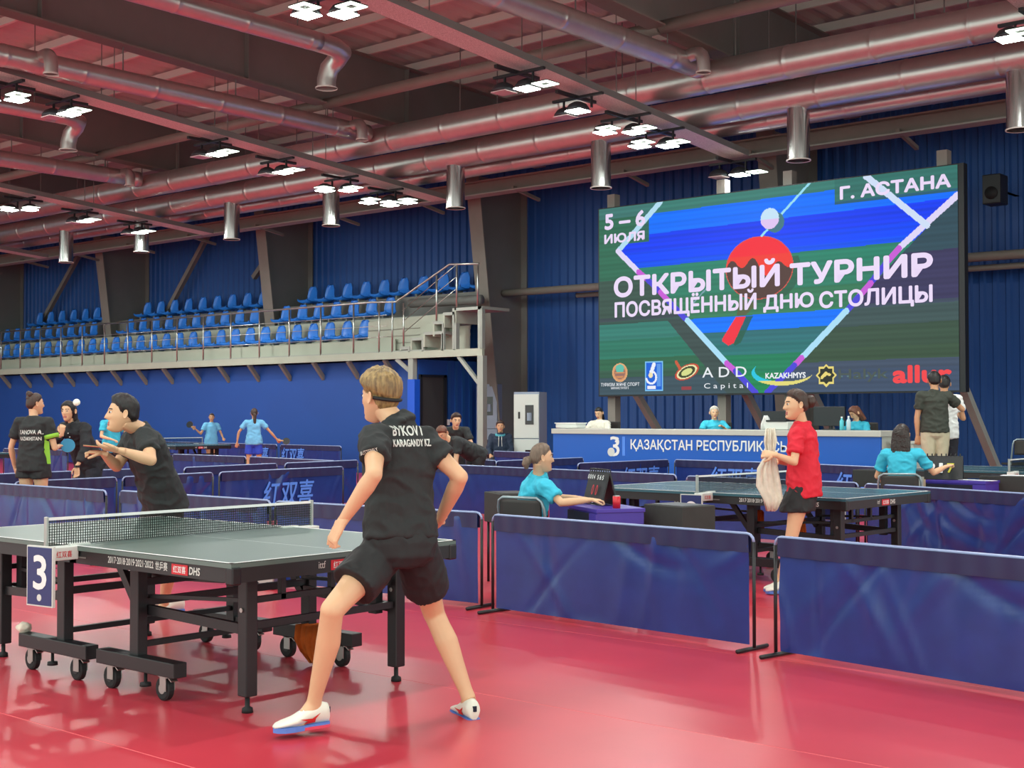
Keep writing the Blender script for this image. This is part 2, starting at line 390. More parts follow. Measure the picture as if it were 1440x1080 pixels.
for x, L in TR:
    tr = thing('cable_tray', 'perforated cable tray slung across the hall, ' + {-37.4:'hidden far left', -29.2:'left of the three in view', -20.7:'middle of the three in view', -13.0:'right of the three in view', -5.9:'at the top right corner', 2.2:'beyond the right edge'}[x], 'cable tray', (x, 0, 0), 0, 'cable trays')
    ya, yb = -6, 21.6
    MB().beam((0, ya, trayz(ya)), (0, yb, trayz(yb)), .46, .012).build('tray_bed', M['tray'], tr)
    for sx_ in (-.23, .23): MB().beam((sx_, ya, trayz(ya)+.05), (sx_, yb, trayz(yb)+.05), .012, .11).build('tray_side', M['steel_dark'], tr)
    h = MB()
    for i in range(10):
        y = -4+2.45*i
        for sx_ in (-.2, .2): h.tube([(sx_, y, trayz(y)), (sx_, y, roofz(y)+.15)], .009, 5)
    stuff(h.build('hanger_rod', M['steel_dark'], tr))
    ks = KI.get(x, ''); n = len(L)
    for i, y in enumerate(L):
        w_ = ordn[i] if i < n-1 or n < 2 else ordn[5]
        fixture_cluster(x-.05, y, 'bright floodlight cluster under the '+nm[x]+', '+w_, ks[i])
    lst = sorted(set(L)); yy = (lst[0]-3) if lst else 19
    allp = list(lst)
    while yy > -5: allp.append(yy); yy -= 3.6
    # clusters the photo does not show: the same rows of floodlights go on over the rest of the hall
    for y in allp:
        if y not in lst: fixture_cluster(x-.05, y, 'floodlight cluster beyond the picture edge, tray %s, %s along it' % ({-37.4:'farthest left', -29.2:'left', -20.7:'middle', -13.0:'right', -5.9:'top right', 2.2:'outermost right'}[x], ['first', 'second', 'third', 'fourth', 'fifth', 'sixth', 'seventh', 'eighth'][[q for q in allp if q not in lst].index(y)]), 'd', 'floodlights outside the picture')
        k = 1.0 if y in lst and n > 3 else 1.6
        dx, dy = (.08, -.1) if y not in lst or ks[L.index(y)] == 'd' else ((.12, .05) if ks[L.index(y)] == 'b' else (.1, .1 if ks[L.index(y)] == 'a' else 0))
        lamp(x-.05+dx, y+dy, trayz(y)-.05-.325, FLOOD_W*k)

# ================================================================== BALCONY WITH SEATS
BK = 22.6/21.0
def bx(x): return x*BK
def bz(z): return 1.448+(z-1.448)*BK
BY, SLT, SLB = 22.6, 3.0, 2.80      # front plane, slab top and bottom
bal = thing('spectator_balcony', 'cream steel spectator balcony with stepped rows and stairs along the end wall', 'balcony', (0, 0, 0))
bal['kind'] = 'structure'
XR = bx(-18.88)                     # right end of the deck
XL = -50.0; XS = bx(-22.0)
MB().span((XL, BY, SLB), (XR, BY+.08, SLT-.03)).build('edge_beam', M['cream'], bal)
MB().span((XL, BY+.02, SLT-.04), (XS+1.5, 25.8, SLT)).build('deck', M['steel_light'], bal)
MB().span((XL, 23.02, SLT), (XS+.1, 23.06, 3.31)).build('riser', M['cream'], bal)
rows = [(23.38, 3.34), (24.25, 3.98), (25.1, 4.58)]
MB().span((XL, 23.04, 3.28), (XS+.1, 24.0, 3.32)).build('tier', M['cream'], bal)
MB().span((XL, 23.9, 3.3), (XS+.4, 23.94, 3.92)).build('riser', M['cream'], bal)
MB().span((XL, 23.92, 3.9), (XS+.4, 24.8, 3.94)).build('tier', M['steel_light'], bal)
MB().span((XL, 24.75, 3.92), (-22.45, 24.79, 4.52)).build('riser', M['steel_dark'], bal)
MB().span((XL, 24.77, 4.5), (-22.4, 25.6, 4.54)).build('tier', M['steel'], bal)
MB().tube([(bx(-22.3), 24.0, 4.28), (-21.6, 24.0, 4.24)], .12, 10).build('pipe', M['steel_dark'], bal, smooth=True)
for i in range(4):                   # seam bands on the cream front
    MB().span((bx(-22.9), BY+.5, 3.05+.17*i), (bx(-21.2), BY+.52, 3.06+.17*i)).build('panel_joint', M['steel'], bal)
MB().span((bx(-22.9), BY+.52, 3.0), (bx(-19.7), BY+.56, 3.55)).build('side_panel', M['cream'], bal)
q = MB(); q.poly([(bx(-22.9), BY+.53, 3.5), (bx(-20.3), BY+.53, 3.5), (bx(-19.64), BY+.53, 3.9), (bx(-22.9), BY+.53, 3.78)], .03, (0, 1, 0)); q.build('side_panel', M['cream'], bal)
# under-deck brackets
i = 0; x = bx(-21.9)
while x > -49:
    MB().beam((x, BY+.06, SLB), (x, 23.02, SLB-.42), .09, .1).build('bracket', M['steel'], bal); x -= 1.31
MB().beam((bx(-21.5), BY+.05, SLB), (-22.66, BY+.35, SLB-.5), .1, .1).build('bracket', M['steel_light'], bal)
# stairs at the right end
sts = [(-21.36, -21.04, 2.97), (-21.02, -20.62, 3.16), (-20.62, -20.02, 3.27), (-20.33, -20.0, 3.49), (-20.02, -19.66, 3.67), (-19.68, -18.88, 3.75)]
for a, b, z in sts:
    a, b, z = bx(a), bx(b), bz(z)
    MB().span((a, BY, z-.07), (b, BY+.95, z)).build('stair_tread', M['steel_light'], bal)
    MB().span((a, BY, z-.35 if a > bx(-21) else SLT), (a+.05, BY+.9, z-.05)).build('stair_riser', M['cream'], bal)
    MB().span((b-.06, BY, SLT-.05), (b, BY+.06, z-.05)).build('stair_post', M['steel_light'], bal)
for x, z0 in ((bx(-19.69), 0), (bx(-18.95), 0)):
    MB().span((x-.06, BY, SLT-.05), (x+.06, BY+.12, bz(3.75))).build('post', M['steel_light'], bal)
MB().span((bx(-19.02), BY, 0), (bx(-18.86), BY+.14, SLB)).build('post', M['steel_light'], bal)
MB().span((-22.72, BY+.02, 2.3), (-22.56, BY+.16, SLB)).build('post', M['steel_light'], bal)
MB().beam((bx(-19.6), BY+.06, SLB), (bx(-19.02), BY+.06, SLB-.62), .08, .08).build('bracket', M['steel_light'], bal)
# railing
rail = thing('balcony_railing', 'brushed steel railing along the balcony front, climbing the end stairs', 'railing', (0, 0, 0))
MB().tube([(XL, BY+.03, 4.22), (bx(-22.3), BY+.03, 4.22), (bx(-21.5), BY+.03, 4.18), (bx(-19.85), BY+.03, bz(4.71)), (bx(-19.0), BY+.03, bz(4.66))], .025, 8).build('handrail', M['chrome'], rail, smooth=True)
for z in (3.35, 3.62, 3.88):
    MB().tube([(XL, BY+.03, z), (bx(-21.8), BY+.03, z)], .008, 6).build('wire_rail', M['chrome'], rail, smooth=True)
for k in (1, 2, 3):
    z = 3.0+.28*k
    MB().tube([(bx(-21.3), BY+.03, z+.12), (bx(-20.2), BY+.03, z+.78), (bx(-19.64), BY+.03, z+1.1)], .009, 6).build('wire_rail', M['chrome'], rail, smooth=True)
px_ = [bx(v) for v in (-22.9, -22.05, -21.62)]
x = bx(-22.9); 
while x > -49: x -= 1.23; px_.append(x)
for x in px_: MB().tube([(x, BY+.03, SLT-.05), (x, BY+.03, 4.22)], .022, 8).build('baluster', M['chrome'], rail, smooth=True)
for x, z0, z1 in ((-21.26, 2.98, 3.95), (-20.24, 3.5, 4.5), (-19.64, 3.75, 4.72), (-19.03, 3.75, 4.66)):
    MB().tube([(bx(x), BY+.03, bz(z0)), (bx(x), BY+.03, bz(z1))], .024, 8).build('baluster', M['chrome'], rail, smooth=True)
# seats
def seat_mesh():
    mb = MB(); prof = [(-.20, .05, .40), (-.21, .0, .42), (-.05, -.03, .43), (.12, -.02, .42), (.18, .04, .42), (.21, .18, .40), (.235, .34, .36), (.25, .44, .26), (.255, .47, .16)]
    n = 8; fr, bk = [], []
    for y, z, w in prof:
        fr.append([(w/2*math.sin(PI/2*(2*j/n-1)), y-.05*(2*j/n-1)**2*(1 if z > .1 else 0), z+.05*(2*j/n-1)**2*(1 if z <= .1 else 0)) for j in range(n+1)])
    rs = [a+[(p[0], p[1]+.018, p[2]-.018) for p in reversed(a)] for a in fr]
    mb.rings(rs); return mb.mesh(M['seat'], True)
SM = seat_mesh(); SB = MB().span((-.03, -.1, -.12), (.03, .1, -.02)).mesh(M['steel_dark'])
rown = ['front', 'middle', 'back']
ONES = 'first second third fourth fifth sixth seventh eighth ninth tenth eleventh twelfth thirteenth fourteenth fifteenth sixteenth seventeenth eighteenth nineteenth'.split()
def ordinal(k):
    if k < 20: return ONES[k-1]
    t = {2: 'twent', 3: 'thirt', 4: 'fort'}[k//10]; return t+'ieth' if k % 10 == 0 else t+'y-'+ONES[k % 10-1]
def seat_row(r, x1, x0, step, skip):
    y, z = rows[r]; n = int((x1-x0)/step)+1; k = 0
    for i in range(n):
        x = x1-step*i
        if any(a < x < b for a, b in skip): continue
        o = link('stadium_seat', SM, None, (x, y, z+.09), random.uniform(-.03, .03))
        k += 1
        tag(o, 'blue plastic seat in the balcony %s row, %s from the stairs' % (rown[r], ordinal(k)), 'seat', 'blue seats in the %s row of the balcony' % rown[r])
        link('seat_bracket', SB, o, (0, 0, .02))
seat_row(0, -25.25, -46, .665, [])
seat_row(1, -25.2, -46, .70, [(-30.7, -29.5), (-38.95, -37.75)])
seat_row(2, -22.6, -44.2, .74, [(-31.1, -29.3), (-39.4, -37.5)])

# ================================================================== LED SCREEN
SX, SZ, SW, SH, SY = -16.01, 1.84, 7.33, 3.70, 21.3
scr = thing('led_screen', 'big LED screen announcing an open tournament above the blue counter', 'screen', (SX, SY, SZ))
MB().span((-.03, .01, -.03), (SW+.1, .16, SH+.02)).build('screen_cabinet', M['screenframe'], scr)
def in_poly(u, v, P):
    r = np.zeros(u.shape, bool); n = len(P); j = n-1
    for i in range(n):
        xi, yi = P[i]; xj, yj = P[j]
        c = ((yi > v) != (yj > v)) & (u < (xj-xi)*(v-yi)/(yj-yi+1e-12)+xi); r ^= c; j = i
    return r
def seg(x, y, a, b):
    a = np.array(a); b = np.array(b); d = b-a; t = np.clip(((x-a[0])*d[0]+(y-a[1])*d[1])/(d@d), 0, 1)
    return np.hypot(x-a[0]-t*d[0], y-a[1]-t*d[1])
def screen_image(nx, nz):
    uu, vv = np.meshgrid((np.arange(nx)+.5)/nx, (np.arange(nz)+.5)/nz)
    C_ = np.zeros(uu.shape+(3,)); x, y = uu*SW, vv*SH
    def put(m, c, a=1.): C_[m] = C_[m]*(1-a)+np.array(c)/255.*a
    left = uu < .35
    vs = vv-.02*(uu-.5)
    for lo, hi, cl, cr in ((.95, 1.1, (62, 118, 112), (58, 120, 112)), (.62, .95, (48, 108, 84), (48, 76, 88)), (.40, .62, (58, 72, 78), (58, 56, 92)), (.385, .40, (54, 84, 76), (62, 74, 92)),
                           (.30, .385, (52, 124, 112), (62, 84, 84)), (.2, .30, (44, 118, 98), (58, 82, 66)), (.14, .2, (48, 104, 76), (58, 82, 62)), (.10, .14, (54, 92, 74), (66, 80, 100)), (-1, .10, (60, 82, 92), (64, 80, 104))):
        b = (vs >= lo) & (vs < hi); put(b & (uu < .5), cl); put(b & (uu >= .5), cr)
    put(in_poly(uu, vv, [(.22, .385), (.30, .385), (.48, 0), (.40, 0)]) & (vv < .39), (60, 78, 76))
    put((uu < .45) & (vs > .42) & (vs < .62) & (uu > .0), (58, 84, 74))
    D = [(.063, .765), (.201, 1.02), (1.1, 1.02), (.997, .859), (.5, -.01), (.484, -.01)]
    D = [(.063, .765), (.201, 1.02), (1.0, 1.02), (1.0, .865), (.735, .385), (.52, -.01), (.484, -.01)]
    ins = in_poly(uu, vv, D)
    for lo, hi, c in ((.95, 1.1, (58, 122, 112)), (.845, .95, (6, 112, 255)), (.76, .845, (16, 62, 240)), (.70, .76, (4, 72, 250)), (.672, .70, (2, 84, 246)), (.60, .672, (40, 128, 104)), (.50, .60, (46, 124, 100)), (.385, .50, (54, 122, 88)),
                      (.31, .385, (4, 116, 255)), (.25, .31, (48, 112, 118)), (.19, .25, (44, 116, 116)), (.10, .19, (32, 128, 92)), (-1, .10, (30, 134, 84))):
        put(ins & (vs >= lo) & (vs < hi), c)
    put((uu > .70) & (vv > .895), (52, 112, 104))
    put((uu < .165) & (vv > .80) & ins & (uu > .08), (48, 106, 92))
    put((uu > .70) & (vv > .883) & (vv < .895), (44, 98, 120))
    C_ *= (1+.035*np.sin(vv*260)+.03*np.sin(vv*97+1))[..., None]
    # paddle shadow, paddle
    px, py = .494*SW, .615*SH
    rr = np.hypot((x-px)/.70, (y-py)/.575)
    put((np.hypot((x-px-.12)/.72, (y-py+.05)/.6) < 1) & (vv < .66), (44, 84, 66), .6)
    put(rr < 1, (84, 62, 56)); drip = .625+.03*np.sin(uu*95)+.025*np.sin(uu*41+2)
    put((rr < 1) & (vv > drip), (244, 44, 58)); put((rr < 1) & (vv > drip) & (vv < .675), (240, 62, 52)); put((rr < 1) & (rr > .975), (214, 84, 74))
    H_ = [(.428, .381), (.457, .381), (.421, .25), (.405, .238), (.388, .26), (.388, .275)]
    put(in_poly(uu-.02, vv, H_), (40, 92, 70), .8); put(in_poly(uu, vv, H_), (240, 50, 66))
    put(in_poly(uu, vv, [(.437, .47), (.49, .44), (.455, .385), (.43, .385)]), (96, 92, 60), .8)
    # ball with shadow, thin line
    put(seg(x, y, (.634*SW, SH), (.502*SW, .77*SH)) < .022, (150, 220, 240))
    put((seg(x, y, (.30*SW, .46*SH), (.352*SW, .55*SH)) < .015), (120, 160, 170))
    put(np.hypot(x-.54*SW, y-.83*SH) < .185, (64, 118, 130)); b = np.hypot(x-.525*SW, y-.851*SH) < .19
    put(b, (196, 226, 246)); put(b & (vv < .85), (222, 196, 240))
    wl, cy, pu, mg = (222, 214, 246), (170, 222, 246), (76, 70, 214), (200, 92, 214)
    def L_(a, b, c, w=.055): put(seg(x, y, (a[0]*SW, a[1]*SH), (b[0]*SW, b[1]*SH)) < w, c)
    L_((.201, 1.0), (.063, .765), (178, 220, 240)); L_((.063, .765), (.13, .645), wl); L_((.13, .645), (.16, .60), mg); L_((.16, .60), (.2, .53), pu); L_((.2, .53), (.225, .48), mg); L_((.225, .48), (.283, .375), pu)
    L_((.283, .375), (.40, .15), cy); L_((.40, .15), (.425, .11), mg); L_((.425, .11), (.484, 0), pu)
    L_((1.0, .865), (.86, .65), wl); L_((.86, .65), (.83, .59), mg); L_((.83, .59), (.78, .48), pu); L_((.79, .5), (.76, .44), mg); L_((.76, .44), (.728, .378), pu)
    L_((.728, .378), (.61, .165), cy); L_((.61, .165), (.59, .13), mg); L_((.59, .13), (.514, 0), pu)
    L_((.78, 1.0), (.928, .743), (206, 222, 246))
    # sponsor emblems: round crest, federation badge, bat emblem, star, arcs
    d = np.hypot(x-.068*SW, y-.118*SH); put(d < .185, (214, 150, 104)); put(d < .13, (150, 110, 100)); put(np.hypot(x-.068*SW, y-.14*SH) < .10, (96, 190, 170)); put((d < .185) & (d > .16) , (226, 170, 118))
    put((d < .12) & (np.abs(((y-.09*SH)*12) % 1.0) < .4) & (vv < .12), (206, 140, 90))
    put((np.abs(x-.179*SW) < .21) & (np.abs(y-.095*SH) < .285), (120, 190, 236)); put((np.abs(x-.179*SW) < .185) & (np.abs(y-.095*SH) < .26), (18, 98, 214))
    put((np.abs(x-.179*SW-.105) < .045) & (np.abs(y-.1*SH) < .22), (90, 150, 230))
    put(seg(x, y, (.1785*SW, .155*SH), (.17*SW, .115*SH)) < .04, (236, 240, 250)); dd = np.hypot(x-.17*SW, y-.088*SH); put((np.abs(dd-.115) < .02) & ((x > .165*SW) | (vv < .085)), (236, 240, 250)); put(np.hypot(x-.168*SW, y-.1*SH) < .05, (240, 226, 180)); put((np.abs(x-.17*SW) < .1) & (np.abs(y-.037*SH) < .035), (236, 236, 244))
    ex, ey = (x-.281*SW)*.94+(y-.112*SH)*.34, -(x-.281*SW)*.34+(y-.112*SH)*.94
    de = np.hypot(ex/.25, ey/.12); put(de < 1.12, (196, 70, 50)); put(de < .95, (236, 226, 170)); put(de < .78, (60, 70, 40)); put((np.hypot(ex/.13, ey/.06) < 1), (214, 220, 140)); put(seg(x, y, (.248*SW, .165*SH), (.26*SW, .13*SH)) < .03, (200, 90, 60))
    put((np.abs(x-.279*SW) < .11) & (np.abs(y-.03*SH) < .03), (150, 60, 66))
    a1 = np.hypot((x-.556*SW)/.62, (y-.098*SH)/.235); a2 = np.hypot((x-.565*SW)/.62, (y-.112*SH)/.215)
    put((a1 < 1) & (a2 > 1) & (uu < .57), (40, 196, 226)); put((a1 < 1) & (a2 > 1) & (vv < .06) & (uu > .49), (226, 216, 120)); put((a1 < 1.0) & (a2 > 1) & (uu >= .57) & (vv < .1), (226, 216, 120))
    sx_, sy_ = np.abs(x-.675*SW), np.abs(y-.079*SH); st = np.minimum(np.maximum(sx_, sy_)/.15, (sx_+sy_)/.205); put(st < 1, (232, 214, 120)); st2 = np.minimum(np.maximum(sx_, sy_)/.118, (sx_+sy_)/.16); put(st2 < 1, (44, 50, 40))
    put((seg(x, y, (.664*SW, .07*SH), (.674*SW, .088*SH)) < .03) | (seg(x, y, (.674*SW, .088*SH), (.684*SW, .082*SH)) < .022), (232, 214, 120))
    put((np.abs(x-.77*SW) < .42) & (np.abs(y-.072*SH) < .008) & (np.sin(x*40) > 0), (92, 120, 124))
    return np.clip(C_, 0, 1)
nx, nz = 560, 290
img = screen_image(nx, nz)
vx, vz = np.meshgrid(np.linspace(0, SW, nx+1), np.linspace(0, SH, nz+1))
vts = np.stack([vx, np.zeros_like(vx), vz], -1).reshape(-1, 3)
ii, jj = np.meshgrid(np.arange(nx), np.arange(nz)); a = (jj*(nx+1)+ii).reshape(-1)
fcs = np.stack([a, a+1, a+nx+2, a+nx+1], 1)
me = bpy.data.meshes.new('m'); me.vertices.add(len(vts)); me.vertices.foreach_set('co', vts.ravel().astype(np.float32))
me.loops.add(len(fcs)*4); me.loops.foreach_set('vertex_index', fcs.ravel().astype(np.int32)); me.polygons.add(len(fcs)); me.polygons.foreach_set('loop_start', (np.arange(len(fcs))*4).astype(np.int32))
me.update(calc_edges=True)
ca = me.color_attributes.new('print', 'FLOAT_COLOR', 'CORNER'); lc = np.where(img <= .04045, img/12.92, ((img+.055)/1.055)**2.4).reshape(-1, 3)
ca.data.foreach_set('color', np.repeat(np.concatenate([lc, np.ones((len(lc), 1))], 1), 4, axis=0).ravel().astype(np.float32))
sm = bpy.data.materials.new('lit screen'); sm.use_nodes = True; b = sm.node_tree.nodes['Principled BSDF']; at = sm.node_tree.nodes.new('ShaderNodeAttribute'); at.attribute_name = 'print'
sm.node_tree.links.new(at.outputs['Color'], b.inputs['Emission Color']); b.inputs['Emission Strength'].default_value = 1.0; b.inputs['Base Color'].default_value = (.01, .01, .012, 1); b.inputs['Roughness'].default_value = .6; b.inputs['Specular IOR Level'].default_value = .1
me.materials.append(sm); link('screen_face', me, scr)
tw = mat('lit white lettering', (236, 218, 250), .5, emit=.92); tw2 = mat('lit clean white lettering', (236, 240, 246), .5, emit=.9)
tr_ = mat('lit red lettering', (236, 30, 44), .5, emit=1.0); tg = mat('dim green lettering', (46, 66, 62), .5, emit=.8)
tw.node_tree.nodes['Principled BSDF'].inputs['Base Color'].default_value = (.02, .02, .02, 1)
for m_ in (tw2, tr_, tg): m_.node_tree.nodes['Principled BSDF'].inputs['Base Color'].default_value = (.02, .02, .02, 1)
def st(s, m_, u0, v0, u1, v1, bold=.03, y=-.012): text('screen_lettering', s, m_, scr, (u0*SW, y, v0*SH), (1,0,0), (0,0,1), w=(u1-u0)*SW, h=(v1-v0)*SH, bold=bold)
st('5 – 6', tw, .022, .888, .152, .966, .06); st('ИЮЛЯ', tw, .02, .812, .15, .858, .06)
st('Г. АСТАНА', tw, .716, .905, .984, .962, .06)
st('ОТКРЫТЫЙ', tw, .053, .522, .550, .650, .062); st('ТУРНИР', tw, .583, .520, .939, .616, .062)
st('ПОСВЯЩЁННЫЙ', tw, .054, .398, .486, .512, .055); st('ДНЮ', tw, .508, .395, .643, .476, .055); st('СТОЛИЦЫ', tw, .66, .385, .939, .474, .055)
st('A D D', tw2, .329, .082, .458, .132, .01); st('C a p i t a l', tw2, .334, .018, .462, .052, .005)
st('KAZAKHMYS', tw2, .512, .07, .621, .096, .06); st('Halyk', tg, .708, .045, .832, .105, .02); st('allur', tr_, .846, .04, .981, .112, .06)
st('ТУРИЗМ ЖӘНЕ СПОРТ', tw2, .006, .046, .133, .064, .02); st('МИНИСТРЛІГІ', tw2, .04, .03, .098, .042, .02)
# stand of the screen
sd = thing('screen_stand', 'grey steel legs carrying the big screen behind the counter', 'stand', (0, 0, 0))
for x in (-15.85, -13.3, -11.9, -9.02):
    MB().span((x-.09, 21.48, 0), (x+.09, 21.66, 5.85)).build('leg', M['steel'], sd)
    MB().beam((x, 21.6, 2.6), (x+.02, 23.9, .3), .13, .13).build('brace', M['steel_light'], sd)
for z in (1.9, 3.6, 5.4): MB().span((-15.95, 21.47, z), (-8.92, 21.53, z+.1)).build('crossbar', M['steel_dark'], sd)
sp = thing('wall_speaker', 'black box loudspeaker hung high at the right of the screen', 'speaker', (-9.35, 24.7, 5.35))
MB().span((-.17, -.2, 0), (.17, .2, .55)).build('cabinet', M['blackplastic'], sp, bevel=.02); MB().tube([(0, -.2, .2), (0, -.215, .2)], .12, 20).build('cone', M['rubber'], sp, smooth=True)
MB().span((-.05, .2, .3), (.05, 1.16, .3)).build('bracket', M['black'], sp)

# ================================================================== COUNTER
CX0, CX1, CY = -15.18, -8.88, 18.8
pf = MB().span((-15.6, 18.1, 0), (-5.9, 21.2, .27)).build('trim_platform', M['steel_dark']); pf['kind'] = 'structure'
ct = thing('reception_counter', 'long blue counter with a pale top under the screen', 'counter', (CX0, CY, .27))
MB().span((0, 0, 0), (CX1-CX0, .05, .84)).build('front_panel', M['counter'], ct)
MB().span((-.02, -.03, .84), (CX1-CX0+.02, .75, .93)).build('counter_top', M['countertop'], ct, bevel=.008)
MB().span((0, .05, 0), (.04, .7, .84)).build('side_panel', M['counter'], ct); MB().span((CX1-CX0-.04, .05, 0), (CX1-CX0, .7, .84)).build('side_panel', M['countertop'], ct)
text('lettering', 'ҚАЗАҚСТАН РЕСПУБЛИКАСЫ', M['white'], ct, (1.72, -.006, .555), (1,0,0), (0,0,1), w=3.05, h=.2, bold=.035)
lg = MB(); lg.beam((1.45, -.006, .78), (1.40, -.006, .70), .01, .04, up=(1,0,0)); lg.build('emblem', M['white'], ct)
text('emblem', '3', M['white'], ct, (1.28, -.006, .46), (1,0,0), (0,0,1), w=.2, h=.34, bold=.01)
MB().tube([(1.30, 0, .53), (1.30, -.008, .53)], .075, 20).build('emblem', M['offwhite'], ct); MB().span((1.54, -.008, .47), (1.60, 0, .8)).build('emblem', M['logoblue'], ct)
rt = thing('counter_return', 'beige side cabinet at the right end of the counter', 'cabinet', (-8.8, 19.0, .27)); MB().span((0, 0, 0), (.35, .8, .74)).build('body', M['countertop'], rt, bevel=.01); MB().span((-.01, -.02, .74), (.37, .82, .77)).build('top', M['countertop'], rt)
MB().span((.05, -.01, .1), (.3, 0, .6)).build('door', M['offwhite'], rt)
TZ = 1.205
o = thing('storage_tray', 'white plastic tray on the left end of the counter', 'tray', (-15.05, 19.15, TZ)); MB().span((-.24, -.15, 0), (.24, .15, .09)).build('body', M['offwhite'], o, bevel=.02); MB().span((-.25, -.16, .085), (.25, .16, .1)).build('rim', M['white'], o)
o = thing('computer_monitor', 'black computer monitor on the counter behind the red shirt player', 'monitor', (-10.0, 19.35, TZ)); MB().span((-.27, -.02, .06), (.27, .03, .37)).build('panel', M['monitor'], o, bevel=.008); MB().tube([(0, .05, 0), (0, .05, .2)], .03, 10).build('stand', M['monitor'], o); MB().box((0, .05, .008), (.22, .16, .016)).build('foot', M['monitor'], o)
o = thing('computer_monitor', 'black monitor turned sideways left of the red shirt player', 'monitor', (-11.05, 19.5, TZ)); MB().span((-.25, -.02, .06), (.25, .03, .3)).build('panel', M['monitor'], o, bevel=.008); MB().tube([(0, .05, 0), (0, .05, .2)], .03, 10).build('stand', M['monitor'], o)
o = thing('printer', 'pale printer on the counter beside the crumpled white bag', 'printer', (-10.72, 19.1, TZ)); MB().span((-.21, -.16, 0), (.21, .16, .13)).build('body', M['offwhite'], o, bevel=.015); MB().span((-.18, -.17, .13), (.18, .1, .155)).build('lid', M['black'], o)
o = thing('water_bottle', 'clear water bottle on the counter in front of the brown haired woman', 'bottle', (-9.52, 19.05, TZ)); MB().tube([(0,0,0), (0,0,.15), (0,0,.18), (0,0,.2)], [.033,.033,.014,.014], 12).build('body', M['bottle'], o, smooth=True); MB().tube([(0,0,.2), (0,0,.22)], .016, 10).build('cap', M['white'], o)
o = thing('water_bottle', 'turquoise drink bottle on the counter beside the monitor', 'bottle', (-9.66, 19.1, TZ)); MB().tube([(0,0,0), (0,0,.14), (0,0,.17), (0,0,.19)], [.033,.033,.014,.014], 12).build('body', mat('turquoise bottle', (90, 200, 214), .3), o, smooth=True); MB().tube([(0,0,.19), (0,0,.21)], .016, 10).build('cap', M['white'], o)
# lockers
def locker(x, y, rz, lab, n=2):
    t = thing('locker_cabinet', lab, 'cabinet', (x, y, 0), rz, 'locker cabinets by the big column')
    MB().span((-.27, -.3, 0), (.27, .3, 1.92)).build('body', M['lockerside'], t)
    for k in range(n):
        z0 = .05+k*.92
        d_ = MB().span((-.265, -.33, z0), (.265, -.3, z0+.9)).build('door', M['lockerside'] if 'grey' in lab else M['locker'], t, bevel=.004)
        MB().span((-.02, -.338, z0+.28), (.16, -.33, z0+.68)).build('window_pane', M['glass'], d_)
        MB().tube([(.07, -.342, z0+.36), (.07, -.342, z0+.52)], .05, 8).build('extinguisher', M['redthing'] if k == 0 else M['lockerside'], d_)
        MB().span((-.17, -.34, z0+.4), (-.13, -.33, z0+.54)).build('handle', M['black'], d_)
    return t
locker(-17.80, 21.30, .42, 'white fire cabinet with two glazed doors right of the seated boy')
lk_ = locker(-22.1, 24.9, .42, 'grey fire cabinet half hidden between the balcony corner post and the big column'); lk_.scale = (1, 1, 1.15)

